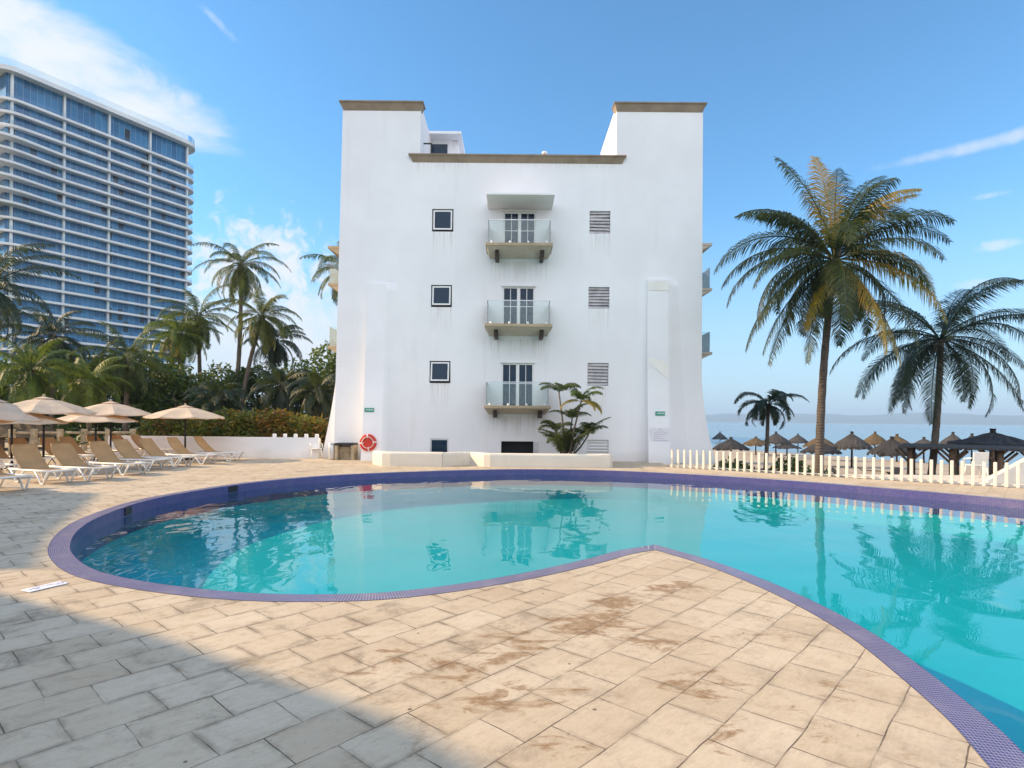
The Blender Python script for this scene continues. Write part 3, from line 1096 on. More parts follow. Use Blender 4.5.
# windows
def window_awning(r, tilt):
    x0, x1, z0, z1 = r
    mb = MB()
    t_ = 0.05
    for a in ((x0, x0 + t_, z0, z1), (x1 - t_, x1, z0, z1), (x0 + t_, x1 - t_, z0, z0 + t_), (x0 + t_, x1 - t_, z1 - t_, z1)):
        mb.bx(a[0], a[1], 0.06, 0.12, a[2], a[3])
    wn = mb.build('window', M_black, hotel)
    # sash hinged at the head, pushed out at the foot
    ww, hh = x1 - x0 - 0.11, z1 - z0 - 0.13
    piv = bpy.data.objects
    mb = MB()
    b = 0.06
    mb.bx(-ww / 2, -ww / 2 + b, -0.02, 0.02, -hh, 0)
    mb.bx(ww / 2 - b, ww / 2, -0.02, 0.02, -hh, 0)
    mb.bx(-ww / 2 + b, ww / 2 - b, -0.02, 0.02, -hh, -hh + b)
    mb.bx(-ww / 2 + b, ww / 2 - b, -0.02, 0.02, -b, 0)
    s_ = mb.build('sash', M_white, wn, ((x0 + x1) / 2, 0.04, z1 - 0.055))
    s_.rotation_euler = (-tilt, 0, 0)
    mb = MB()
    mb.bx(-ww / 2 + b, ww / 2 - b, -0.006, 0.006, -hh + b, -b)
    g = mb.build('pane', M_glass, wn, ((x0 + x1) / 2, 0.04, z1 - 0.055))
    g.rotation_euler = (-tilt, 0, 0)


window_awning(WIN[0], R(4))
window_awning(WIN[1], R(7))
window_awning(WIN[2], R(10))
x0, x1, z0, z1 = WIN[3]
mb = MB()
for a in ((x0, x0 + .06, z0, z1), (x1 - .06, x1, z0, z1), (x0 + .06, x1 - .06, z1 - .07, z1)):
    mb.bx(a[0], a[1], 0.02, 0.08, a[2], a[3])
wn = mb.build('window', M_alu, hotel)
mb = MB()
mb.bx(x0 + .06, x1 - .06, 0.045, 0.055, z0, z1 - .07)
mb.build('pane', M_glass, wn)

rng = random.Random(5)
for vi, r in enumerate(VENT):
    x0, x1, z0, z1 = r
    mb = MB()
    n = 7
    for k in range(n):
        z = z0 + (z1 - z0) * (k + 0.5) / n
        tl = R(58 + rng.uniform(-9, 9))
        mb.box(((x0 + x1) / 2, 0.07, z), (x1 - x0 - 0.03, 0.12, 0.012), Matrix.Rotation(tl, 3, 'X') @ Matrix.Rotation(R(rng.uniform(-2.2, 2.2)), 3, 'Y'))
    mb.bx(x0, x1, 0.13, 0.16, z0, z1)
    mb.build('louvered_vent', M_louver if vi < 3 else M_white, hotel)

# balcony doors: two leaves, white bars
for di, r in enumerate(DOOR):
    x0, x1, z0, z1 = r
    xm = (x0 + x1) / 2
    mb = MB()
    for a in ((x0, x0 + .07, z0, z1), (x1 - .07, x1, z0, z1), (x0 + .07, x1 - .07, z1 - .07, z1), (xm - .07, xm + .07, z0, z1 - .07)):
        mb.bx(a[0], a[1], 0.04, 0.12, a[2], a[3])
    fr = mb.build('balcony_door', M_white, hotel)
    for a, b in ((x0 + .07, xm - .07), (xm + .07, x1 - .07)):
        mb = MB()
        mb.bx(a, b, 0.09, 0.10, z0, z1 - .07)
        mb.build('pane', M_glass, fr)
        mb = MB()
        mid = (a + b) / 2
        mb.bx(mid - .014, mid + .014, 0.066, 0.089, z0, z1 - .07)
        for q in (0.52,):
            zq = z0 + (z1 - z0) * q
            mb.bx(a, mid - .014, 0.066, 0.089, zq - .014, zq + .014)
            mb.bx(mid + .014, b, 0.066, 0.089, zq - .014, zq + .014)
        mb.build('glazing_bar', M_white, fr)
    mb = MB()
    mb.bx(x0 - .06, x1 + .06, -0.05, 0.035, z1 + .002, z1 + .07)
    mb.build('lintel_trim', M_white, fr)

# balconies
for bi, ((xa, xb), yfront, zs_) in enumerate(zip(((485.5, 553), (484.5, 552.5), (483.5, 551)), (242.5, 323.5, 405.5), slab_top)):
    X0, X1 = P(xa, yfront, D - BD).x, P(xb, yfront, D - BD).x
    mb = MB()
    t0 = 0.13
    sl_ = 0.2
    # wedge: thin at the lip, deeper at the wall
    mb.hull8([(X0 + .14, -0.002, zs_ - t0 - sl_), (X1 - .14, -0.002, zs_ - t0 - sl_), (X1 - .05, -BD + .06, zs_ - t0), (X0 + .05, -BD + .06, zs_ - t0)],
             [(X0 + .05, -0.002, zs_ - t0 + .004), (X1 - .05, -0.002, zs_ - t0 + .004), (X1 - .05, -BD + .06, zs_ - t0 + .004), (X0 + .05, -BD + .06, zs_ - t0 + .004)])
    bal = mb.build('balcony', M_balcony, hotel)
    mb = MB()
    mb.bx(X0, X1, -BD, -0.002, zs_ - t0 + .006, zs_, bevel=0.012)
    mb.build('ledge', M_ledge, bal)
    for xbk in ((X0 + .38), (X1 - .50)):
        mb = MB()
        mb.bx(xbk, xbk + .16, -0.85, -0.004, zs_ - 0.50, zs_ - t0 - .02, bevel=0.01)
        mb.build('bracket', M_darkwood, bal)
    gh = 0.95
    ins = 0.10
    for nm, a in (('glass_panel', (X0 + ins, X0 + ins + 0.012, -BD + ins, -0.02)), ('glass_panel', (X1 - ins - 0.012, X1 - ins, -BD + ins, -0.02)),
                  ('glass_panel', (X0 + ins + .015, (X0 + X1) / 2 - .01, -BD + ins, -BD + ins + .012)), ('glass_panel', ((X0 + X1) / 2 + .01, X1 - ins - .015, -BD + ins, -BD + ins + .012))):
        mb = MB()
        mb.bx(a[0], a[1], a[2], a[3], zs_ + 0.04, zs_ + gh)
        mb.build(nm, M_glass2, bal)
    mb = MB()
    mb.bx(X0 + ins - .012, X1 - ins + .012, -BD + ins - .012, -BD + ins + .024, zs_ + gh + .002, zs_ + gh + .035)
    mb.bx(X0 + ins - .012, X0 + ins + .024, -BD + ins + .025, -.02, zs_ + gh + .002, zs_ + gh + .035)
    mb.bx(X1 - ins - .024, X1 - ins + .012, -BD + ins + .025, -.02, zs_ + gh + .002, zs_ + gh + .035)
    mb.build('handrail', M_alu, bal)
    for k in range(4):
        xx = X0 + .25 + (X1 - X0 - .5) * k / 3
        mb = MB()
        mb.lathe([(0.05, 0), (0.05, 0.03), (0.03, 0.09)], 10, (xx, -BD + .06, zs_))
        mb.build('glass_clamp', M_white, bal)
# canopy slab above the top balcony
X0, X1 = P(486, 194, D - BD).x, P(555, 194, D - BD).x
zc = P(520, 192.5, D - BD).z
mb = MB()
mb.bx(X0, X1, -BD, -0.002, zc - 0.09, zc, bevel=0.01)
mb.hull8([(X0 + .05, -0.002, zc - .25), (X1 - .05, -0.002, zc - .25), (X1 - .02, -BD + .02, zc - .092), (X0 + .02, -BD + .02, zc - .092)],
         [(X0 + .02, -0.002, zc - .088), (X1 - .02, -0.002, zc - .088), (X1 - .02, -BD + .02, zc - .088), (X0 + .02, -BD + .02, zc - .088)])
mb.build('canopy_slab', M_stucco, hotel)

# dark ground floor opening: frame and open shutter at its right
x0, x1, z0, z1 = DARK
mb = MB()
mb.bx(x1 + .01, x1 + .2, -0.05, 0.0 - .003, z0, z1 - .02)
mb.build('shutter', M_alu, hotel)

# side balconies seen past the corners
for py, dep in ((243, 3.0), (288, 3.0), (352, 3.0)):
    Y = D + dep
    z = P(705, py, Y).z
    x = P(711.5, py, Y).x
    mb = MB()
    mb.hull8([(XR1 - .1, dep, z - .38), (x - .55, dep, z - .38), (x - .55, dep + 3, z - .38), (XR1 - .1, dep + 3, z - .38)],
             [(XR1 - .1, dep, z - .12), (x, dep, z - .12), (x, dep + 3, z - .12), (XR1 - .1, dep + 3, z - .12)])
    mb.bx(XR1 - .1, x + .03, dep - .03, dep + 3, z - .118, z)
    b = mb.build('side_balcony', M_balcony, hotel)
    if py > 250:
        mb = MB()
        mb.bx(x - .1, x - .085, dep, dep + 3, z + .002, z + .98)
        mb.bx(XR1 - .05, x - .105, dep, dep + .015, z + .002, z + .98)
        mb.build('glass_panel', M_glass2, b)
for py, dep in ((246, 5.0), (283, 5.0), (346, 5.0)):
    Y = D + dep
    z = P(330, py, Y).z
    x = P(328.5, py, Y).x
    mb = MB()
    mb.hull8([(x + .5, dep, z - .42), (XL0 + .1, dep, z - .42), (XL0 + .1, dep + 3, z - .42), (x + .5, dep + 3, z - .42)],
             [(x, dep, z - .12), (XL0 + .1, dep, z - .12), (XL0 + .1, dep + 3, z - .12), (x, dep + 3, z - .12)])
    mb.bx(x - .03, XL0 + .1, dep - .03, dep + 3, z - .118, z)
    b = mb.build('side_balcony', M_ledge, hotel)
    if py > 250:
        mb = MB()
        mb.bx(x + .05, x + .065, dep, dep + 3, z + .002, z + 1.0)
        mb.bx(x + .07, XL0, dep, dep + .015, z + .002, z + 1.0)
        mb.build('glass_panel', M_glass2, b)

# signs, life ring, notice
pF = lambda z, left: finp(z, fz(285) if left else fz(279), 0.95 if left else 0.62, 0.10 if left else 0.14)


def wall_sign(px, py, left, label):
    q = P(px, py, D - pF(fz(py), left))
    o = thing('wall_sign', label, 'sign', (q.x, D - pF(q.z, left) - 0.035, q.z), 0, 'green wall signs')
    mb = MB()
    mb.box((0, 0, 0), (0.40, 0.012, 0.17), bevel=0.004)
    mb.build('panel', M_green, o)
    mb = MB()
    for k in range(7):
        mb.box((-0.12 + 0.045 * k, -0.008, 0.012 if k % 3 else 0.0), (0.03, 0.003, 0.05))
    mb.build('lettering', M_paper, o)
    return o


wall_sign(369.5, 410, True, 'small green sign above the red life ring on the left buttress')
wall_sign(660, 413.5, False, 'small green sign above the paper notice on the right buttress')

zc = fz(442.5, 368)
yb = D - pF(zc, True)
q = P(368.3, 442.5, yb - .1)
ring_t = thing('life_ring', 'red and white life ring hanging on the left buttress', 'life ring', (q.x, yb - 0.14, q.z))
mb = MB()
n, k_ = 36, 12
R0, r0 = 0.265, 0.095
vs = [[mb.bm.verts.new(((R0 + r0 * math.cos(2 * PI * b / k_)) * math.cos(2 * PI * a / n), 0.6 * r0 * math.sin(2 * PI * b / k_), (R0 + r0 * math.cos(2 * PI * b / k_)) * math.sin(2 * PI * a / n))) for b in range(k_)] for a in range(n)]
for a in range(n):
    for b in range(k_):
        f = mb.bm.faces.new((vs[a][b], vs[(a + 1) % n][b], vs[(a + 1) % n][(b + 1) % k_], vs[a][(b + 1) % k_]))
        f.smooth = True
        f.material_index = 1 if a % 9 == 0 else 0
mb.build('ring', [M_red, M_plastic], ring_t)
mb = MB()
pts = [(0.235 * math.cos(2 * PI * a / 24) * (1 + .06 * math.cos(8 * PI * a / 24)), -0.075, 0.235 * math.sin(2 * PI * a / 24)) for a in range(25)]
mb.tube(pts, 0.014, 6)
mb.build('rope', M_plastic, ring_t)
mb = MB()
mb.lathe([(0.17, 0), (0.17, 0.02)], 24)
d_ = mb.build('backing_disc', M_red, ring_t)
d_.rotation_euler = (R(90), 0, 0)

zc = fz(434, 660)
yb = D - pF(zc, False)
q = P(660, 435, yb)
nt = thing('paper_notice', 'white notice sheet with faded lines of writing on the right buttress', 'notice', (q.x, yb - 0.05, q.z))
nt.rotation_euler = (R(4), 0, 0)
mb = MB()
mb.box((0, 0, 0), (0.78, 0.008, 0.62), bevel=0.002)
mb.build('sheet', M_paper, nt)
mb = MB()
for k, (wd, xo) in enumerate(((.12, .0), (.3, 0), (.6, .03), (.52, -.02), (.3, -.12), (.45, -.06), (.6, .02))):
    mb.box((xo, -0.006, 0.25 - 0.08 * k), (wd, 0.002, 0.016))
mb.build('lettering', M_ink, nt)

# ------------------------------------------------------------------ planter wall in front of the facade
pl = thing('planter_wall', 'long low white planter wall with bends below the hotel balconies', 'planter', (0, 0, 0))


def wall_path(mb, pts, th, z1, z0=-0.02):
    """low wall along front line pts, thickness th away from camera; rounded top edge"""
    pts = [Vector((p[0], p[1], 0)) for p in pts]
    n = len(pts)
    cols = []
    for i, p in enumerate(pts):
        d = (pts[min(i + 1, n - 1)] - pts[max(i - 1, 0)]).normalized()
        nb = Vector((-d.y, d.x, 0))
        cs = [(0.0, z0), (0.0, z1 - .07), (0.02, z1 - .02), (0.07, z1), (th - .07, z1), (th - .02, z1 - .02), (th, z1 - .07), (th, z0)]
        cols.append([mb.bm.verts.new((p + nb * a) + Vector((0, 0, z))) for a, z in cs])
    for a, b in zip(cols, cols[1:]):
        for k in range(7):
            f = mb.bm.faces.new((a[k], b[k], b[k + 1], a[k + 1]))
    mb.bm.faces.new(cols[0])
    mb.bm.faces.new(cols[-1][::-1])


def arc_in(p, q, n=5):
    return [p.lerp(q, k / n) for k in range(n + 1)]


yP = G(500, 467).y
pa = [(G(379, 463.5).x - .15, yP + .75), (G(375, 466).x, yP + .35), (G(380, 466.5).x, yP + .06), (G(390, 466).x, yP), (G(443, 466).x, yP)]
mb = MB()
wall_path(mb, [Vector(p) for p in pa], 0.42, 0.52)
mb.build('left_wall', M_stucco2, pl)
pb = [(G(443.3, 466).x + .01, yP + .03), (G(463, 466).x, yP + .75), (G(469, 466).x, yP + .8), (G(484, 466).x, yP + .06), (G(490, 467).x, yP - .02), (G(600, 467).x, yP - .02), (G(608, 467).x, yP + .03), (G(611.5, 467).x, yP + .25), (G(611.5, 467).x, yP + .9)]
mb = MB()
wall_path(mb, [Vector(p) for p in pb], 0.42, 0.50)
mb.build('right_wall', M_stucco2, pl)
mb = MB()
mb.bx(pa[1][0] + .3, pb[-1][0] - .45, yP + .86, D - 1.0, -.02, 0.30)
mb.build('soil', mat("planter_soil", (0.10, 0.07, 0.045), 0.95, 0.2, 6.0, 0.5, 20), pl)

# service counter at the foot of the left tower
c0, c1 = P(333, 450, D - .02), P(358.5, 450, D - .02)
ct = thing('service_counter', 'low built-in counter with dark slab top at the hotel wall foot', 'counter', ((c0.x + c1.x) / 2, D - .36, 0))
wc = (c1.x - c0.x)
ztop = fz(442.5, 345)
mb = MB()
mb.bx(-wc / 2 + .28, wc / 2 - .02, -.36, .32, ztop - .09, ztop, bevel=.008)
mb.build('slab_top', M_black, ct)
mb = MB()
mb.bx(-wc / 2 + .28, -wc / 2 + .40, -.34, .32, 0, ztop - .092)
mb.bx(wc / 2 - .14, wc / 2 - .03, -.34, .32, 0, ztop - .092)
mb.bx(-wc / 2 + .405, wc / 2 - .145, -.05, .30, 0, ztop - .16)
mb.build('base', M_palewood, ct)
mb = MB()
mb.lathe([(0.13, 0), (0.15, .05), (0.15, .62), (.13, .66)], 16, (-wc / 2 + .1, -.1, 0))
mb.lathe([(0.16, .662), (0.16, .70), (.05, .73)], 16, (-wc / 2 + .1, -.1, 0))
tb = mb.build('litter_bin', M_alu, None)
tb.location = ct.location
tag(tb, 'grey metal litter bin beside the counter at the hotel corner', 'bin')


def plastic_chair(label, loc, rz):
    o = thing('plastic_chair', label, 'chair', loc, rz, 'white plastic chairs')
    mb = MB()
    mb.box((0, 0, .43), (.46, .46, .035), bevel=.012)
    mb.build('seat', M_plastic, o)
    mb = MB()
    mb.box((0, .24, .66), (.44, .03, .40), Matrix.Rotation(R(-10), 3, 'X'), bevel=.012)
    mb.build('backrest', M_plastic, o)
    for sx in (-1, 1):
        for sy in (-1, 1):
            mb = MB()
            mb.tube([(sx * .19, sy * .19, .415), (sx * .235, sy * .24, 0)], [.026, .02], 8)
            mb.build('leg', M_plastic, o)
        mb = MB()
        mb.tube([(sx * .225, -.21, .43), (sx * .24, -.20, .62), (sx * .24, .20, .66)], .02, 8)
        mb.build('armrest', M_plastic, o)
    return o


g = G(316, 458.5)
plastic_chair('white plastic chair at the hotel corner by the low wall', (g.x, g.y, 0), R(25))

# ------------------------------------------------------------------ low garden wall on the left, railing
gw = thing('garden_wall', 'low white wall between the sun deck and the garden hedge', 'wall')
A_ = G(318, 458.5)
B_ = Vector((P(108, 456, 26.1).x, 26.1, 0))
dirv = (B_ - A_)
Lw = dirv.length
dn = dirv.normalized()
mb = MB()
hw = 0.90
nb = Vector((dn.y, -dn.x, 0))
if nb.y < 0:
    nb = -nb
mb.hull8([(*A_.xy, 0), (*(A_ + nb * .2).xy, 0), (*(B_ + nb * .2).xy, 0), (*B_.xy, 0)], [(*A_.xy, hw), (*(A_ + nb * .2).xy, hw), (*(B_ + nb * .2).xy, hw), (*B_.xy, hw)])
mb.build('wall_body', M_stucco, gw)
mb = MB()
for k in range(5):
    p = A_.lerp(B_, 0.01 + 0.05 * k) + nb * .1
    mb.box((p.x, p.y, hw + .08), (.14, .14, .16), bevel=.03)
mb.build('baluster', M_stucco, gw)

rail = thing('wooden_railing', 'pale wooden post and rail railing behind the loungers', 'railing')
rp = [P(x, 450, 25.0 + 0.4 * i) for i, x in enumerate((12, 34, 60, 84, 108, 133))]
for p in rp:
    mb = MB()
    mb.bx(p.x - .09, p.x + .09, p.y - .09, p.y + .09, 0, 1.18, bevel=.01)
    mb.build('post', M_palewood, rail)
mb = MB()
for a, b in zip(rp, rp[1:]):
    for z in (1.02, 0.55):
        mb.tube([(a.x, a.y, z), (b.x, b.y, z)], .055, 8)
mb.build('rail', M_palewood, rail)

# ------------------------------------------------------------------ picket fence at the right
fdir = (FENCE_B - FENCE_A)
fl = fdir.length
fdn = fdir.normalized()
fence = thing('picket_fence', 'low white picket fence along the beach side of the deck', 'fence', tuple(FENCE_A), math.atan2(fdn.y, fdn.x))
NP = 50
sp_ = fl / 41.5
for k in range(NP):
    mb = MB()
    x = k * sp_
    rngp = random.Random(k)
    mb.box((x, 0, .345), (.085, .07, .69), Matrix.Rotation(R(rngp.uniform(-.6, .6)), 3, 'Y'), bevel=.02)
    mb.build('picket', M_picket, fence)
mb = MB()
mb.bx(-.1, NP * sp_, .045, .085, .05, .09)
mb.build('bottom_rail', M_picket, fence)

# white stair parapet right of the fence and chair behind it
s0 = P(982, 486, FENCE_B.y + 1.6)
sw = thing('stair_parapet', 'white sloping stair wall behind the right end of the fence', 'wall', (s0.x, s0.y, -0.4))
mb = MB()
mb.prism([(0, 0), (4.2, 0), (4.2, 2.75), (0, 0.48)], 0, 0.22)
pp = mb.build('parapet', M_picket, sw)
pp.rotation_euler = (R(90), 0, 0)
g = P(976, 483, FENCE_B.y + 2.9)
plastic_chair('white plastic chair behind the picket fence near the stair wall', (g.x, g.y, 0.0), R(170))
# platform under the chair and stair
mb = MB()
mb.prism([(g.x - 3.5, g.y - 2.55), (g.x + 6, g.y - 3.4), (g.x + 6, g.y + 1.2), (g.x - 3.5, g.y + 1.2)], -2.4, -0.006)
struct(mb.build('beach_terrace', M_stucco2))

# ------------------------------------------------------------------ sun loungers
LR = random.Random(11)


def make_lounger():
    o = thing('sun_lounger', 'x', 'sun lounger', (0, 0, 0), 0, 'tan sun loungers on the deck')
    # local +x = foot end
    mb = MB()
    for s_ in (-.32, .32):
        mb.tube([(-.72, s_, .36), (-.2, s_, .345), (.6, s_, .35), (1.12, s_, .36)], [.028, .03, .03, .028], 8)
    for x in (-.70, 1.10):
        mb.tube([(x, -.32, .36), (x, .32, .36)], .026, 8)
    mb.build('frame', M_plastic, o)
    mb = MB()
    n = 10
    for k in range(n):
        xa, xb = -.1 + 1.18 * k / n, -.1 + 1.18 * (k + 1) / n
        za = .385 - .03 * math.sin(PI * k / n)
        zb = .385 - .03 * math.sin(PI * (k + 1) / n)
        mb.hull8([(xa, -.30, za - .012), (xb, -.30, zb - .012), (xb, .30, zb - .012), (xa, .30, za - .012)], [(xa, -.30, za), (xb, -.30, zb), (xb, .30, zb), (xa, .30, za)])
    mb.build('seat', M_sling, o)
    th = R(46)
    mb = MB()
    prof = []
    for k in range(9):
        s_ = .86 * k / 8
        bend = .05 * math.sin(PI * k / 8)
        prof.append((-.1 - s_ * math.cos(th) - bend * math.sin(th), .38 + s_ * math.sin(th) - bend * math.cos(th), .30 - (.05 * max(0, k - 6) / 2)))
    for a, b in zip(prof, prof[1:]):
        mb.hull8([(a[0], -a[2], a[1] - .016), (b[0], -b[2], b[1] - .016), (b[0], b[2], b[1] - .016), (a[0], a[2], a[1] - .016)],
                 [(a[0], -a[2], a[1]), (b[0], -b[2], b[1]), (b[0], b[2], b[1]), (a[0], a[2], a[1])])
    mb.build('backrest', M_sling, o)
    mb = MB()
    mb.tube([(p[0], -.31 * p[2] / .30, p[1] - .01) for p in prof] + [(p[0], .31 * p[2] / .30, p[1] - .01) for p in prof[::-1]], .02, 6)
    mb.build('back_frame', M_sling, o)
    for s_ in (-.33, .33):
        for pts in ([(-.62, s_, .34), (-.42, s_, .16), (-.38, s_, .03), (-.26, s_, .015), (-.12, s_, .2), (0.02, s_, .34)],
                    [(.48, s_, .34), (.66, s_, .16), (.74, s_, .03), (.86, s_, .015), (.94, s_, .18), (1.06, s_, .345)]):
            mb = MB()
            mb.tube(pts, .024, 8)
            mb.build('leg', M_plastic, o)
    return o


proto = make_lounger()
# (foot px, foot py, yaw degrees, label)
LOUNGERS = [
    (12, 492, -38, 'tan lounger at the left edge of the photo, nearest the pool'),
    (60, 484, -38, 'tan lounger second from the left in the front row'),
    (103, 480, -34, 'tan lounger third from the left in the front row, high backrest'),
    (137, 475, -32, 'tan lounger fourth from the left in the front row'),
    (160, 470, -28, 'tan lounger in the front row under the middle parasol edge'),
    (186, 467, -24, 'tan lounger third from the right in the front row'),
    (211, 464, -20, 'tan lounger second from the right in the front row'),
    (237, 461, -16, 'tan lounger at the right end of the front row'),
    (52, 468, -30, 'tan lounger in the back row behind the nearest parasol pole'),
    (84, 466, -28, 'tan lounger in the back row left of the potted plant'),
    (20, 470, -30, 'tan lounger at the left end of the back row'),
    (128, 461, -22, 'tan lounger in the back row right of the potted plant'),
    (150, 459, -20, 'tan lounger at the right end of the back row'),
    (104, 464, -24, 'tan lounger in the back row directly behind the potted plant'),
    (172, 458, -16, 'tan lounger squeezed between the two rows near the right parasol'),
    (2, 478, -34, 'tan lounger cut by the left edge of the photo, in the back row'),
]
for i, (px, py, yaw, lab) in enumerate(LOUNGERS):
    o = proto if i == 0 else copy_tree(proto)
    g = G(px, py)
    yw = R(yaw + 14 + LR.uniform(-3, 3))
    g = g - Vector((math.cos(yw), math.sin(yw), 0)) * 0.95
    place(o, (g.x, g.y, 0), yw, 0.98, lab)


# ------------------------------------------------------------------ parasols
def make_parasol():
    o = thing('parasol', 'x', 'parasol', (0, 0, 0), 0, 'cream parasols over the loungers')
    mb = MB()
    mb.tube([(0, 0, 0), (0, 0, 2.46)], .035, 10)
    mb.build('pole', M_black, o)
    mb = MB()
    mb.lathe([(.28, 0), (.28, .07), (.06, .10), (.05, .32), (.0, .33)], 20)
    mb.build('base', M_black, o)
    mb = MB()
    n = 8
    rr = 1.5
    rings = []
    for k, (r, z) in enumerate(((0.05, 2.58), (.5, 2.46), (1.0, 2.28), (1.5, 2.06))):
        ring = []
        for a in range(n * 4):
            th = 2 * PI * a / (n * 4)
            ph_ = (a % 4) / 4
            sag = 1 - .075 * math.sin(PI * ph_) * (r / rr)
            ring.append(mb.bm.verts.new((r * sag * math.cos(th), r * sag * math.sin(th), z - .05 * math.sin(PI * ph_) * r / rr + .0)))
        rings.append(ring)
    # valance
    ring = [mb.bm.verts.new((v.co.x * 1.002, v.co.y * 1.002, v.co.z - .05)) for v in rings[-1]]
    rings.append(ring)
    for a, b in zip(rings, rings[1:]):
        for k in range(n * 4):
            mb.bm.faces.new((a[k], a[(k + 1) % (n * 4)], b[(k + 1) % (n * 4)], b[k]))
    mb.bm.faces.new(rings[0])
    cn = mb.build('canopy', M_canopy, o)
    sm = cn.modifiers.new('thick', 'SOLIDIFY')
    sm.thickness = .006
    mb = MB()
    rg2 = []
    for r, z in ((.05, 2.62), (.30, 2.545)):
        rg2.append([mb.bm.verts.new((r * math.cos(2 * PI * a / 16), r * math.sin(2 * PI * a / 16), z)) for a in range(16)])
    for k in range(16):
        mb.bm.faces.new((rg2[0][k], rg2[0][(k + 1) % 16], rg2[1][(k + 1) % 16], rg2[1][k]))
    mb.bm.faces.new(rg2[0])
    vt = mb.build('vent_cap', M_canopy, o)
    sm = vt.modifiers.new('thick', 'SOLIDIFY')
    sm.thickness = .006
    for k in range(n):
        a = 2 * PI * k / n
        mb = MB()
        mb.tube([(.04 * math.cos(a), .04 * math.sin(a), 2.52), (.5 * math.cos(a), .5 * math.sin(a), 2.42), (1.47 * math.cos(a), 1.47 * math.sin(a), 2.035)], .011, 5)
        mb.build('rib', M_black, o)
    mb = MB()
    mb.lathe([(.04, 2.6), (.05, 2.66), (.01, 2.72)], 10)
    mb.build('finial', M_palewood, o)
    return o


pp = make_parasol()
# center px, rim py, apex py, half width px, label
PAR = [(185.5, 415, 404.5, 36.5, 0, 'cream parasol at the right end of the row by the white wall'),
       (111, 412, 400.5, 37, 0, 'cream parasol second from the right, over the front loungers'),
       (44, 411, 395.5, 44, 0, 'large cream parasol above the middle loungers, third from the right in the front row'),
       (-4, 413, 397, 47, 7, 'cream parasol with a leaning pole at the left edge of the photo'),
       (96, 416, 409, 38, 0, 'cream parasol in the back row showing between the two larger front ones'),
       (12, 416, 408, 46, 0, 'cream parasol in the back row at far left, half hidden')]
for i, (cx, yr, ya, hw_, tilt, lab) in enumerate(PAR):
    o = pp if i == 0 else copy_tree(pp)
    Y = FPX * 1.5 / hw_
    q = P(cx, ya, Y)
    sc = q.z / 2.66
    place(o, (q.x, q.y, 0), LR.uniform(0, 0.7), (1.0, 1.0, sc), lab)
    if tilt:
        o.rotation_euler = (0, R(tilt), 0)
        o.location.x -= 2.4 * math.sin(R(tilt))


# ------------------------------------------------------------------ plants
def frond(mb, base, azim, elev, length, droop, width, rg, n=22, mi=0, lw=0.05, hang=0.55, curl=1.0):
    """one pinnate palm leaf: rachis tube and two rows of narrow leaflets"""
    pos = Vector(base)
    pts = [pos.copy()]
    dirs = []
    step = length / n
    side = Vector((-math.sin(azim), math.cos(azim), 0))
    twist = rg.uniform(-.35, .35)
    az_ = azim
    for k in range(n):
        t = (k + .5) / n
        e = elev - droop * (t ** 1.25) * curl
        az_ += rg.uniform(-.01, .01)
        d = Vector((math.cos(az_) * math.cos(e), math.sin(az_) * math.cos(e), math.sin(e)))
        dirs.append(d)
        pos = pos + d * step
        pts.append(pos.copy())
    rad = [0.028 * (length / 4) * (1 - .85 * k / n) + .004 for k in range(n + 1)]
    mb.tube(pts, rad, 5, cap=False, mi=mi)
    per = 4 if lw < .07 else 3
    for k in range(1, n):
        t = k / n
        if t < .10:
            continue
        d = dirs[k]
        s_ = side.copy()
        u = s_.cross(d).normalized()
        if u.z < 0:
            u = -u
        prof = (math.sin(PI * min(1, (t - .06) / .94) ** .75) ** .7) * (1 - .25 * t) + .08
        for q in range(per):
            bp = pts[k] + d * step * (q / per)
            for sg in (-1, 1):
                if rg.random() < .05:
                    continue
                ll = width * prof * rg.uniform(.68, 1.15)
                fw = .45 + .5 * t + rg.uniform(-.1, .1)
                lift = .32 - hang * .5 + rg.uniform(-.14, .14) + twist * sg
                o1 = (s_ * sg * math.cos(.5) + d * fw + u * lift).normalized()
                o2 = (o1 + Vector((0, 0, -1)) * (hang + rg.uniform(-.1, .2))).normalized()
                m1 = bp + o1 * ll * .5
                m2 = m1 + o2 * ll * .5
                wv = d * lw * .5
                a = mb.bm.verts.new(bp - wv * .6)
                b = mb.bm.verts.new(bp + wv * .6)
                c = mb.bm.verts.new(m1 + wv)
                e_ = mb.bm.verts.new(m1 - wv)
                g_ = mb.bm.verts.new(m2)
                f = mb.bm.faces.new((a, b, c, e_))
                f.material_index = mi
                f = mb.bm.faces.new((e_, c, g_))
                f.material_index = mi


def trunk_mesh(base, top, r0, r1, bow, rg, rings=True):
    mb = MB()
    base, top = Vector(base), Vector(top)
    n = 26
    pts, rad = [], []
    for k in range(n + 1):
        t = k / n
        p = base.lerp(top, t) + Vector(bow) * math.sin(PI * t)
        pts.append(p)
        r = r0 + (r1 - r0) * t ** .8
        if t < .08:
            r += r0 * .35 * (1 - t / .08)
        rad.append(r * (1 + (.05 if k % 2 else -.03)))
    mb.tube(pts, rad, 10)
    return mb


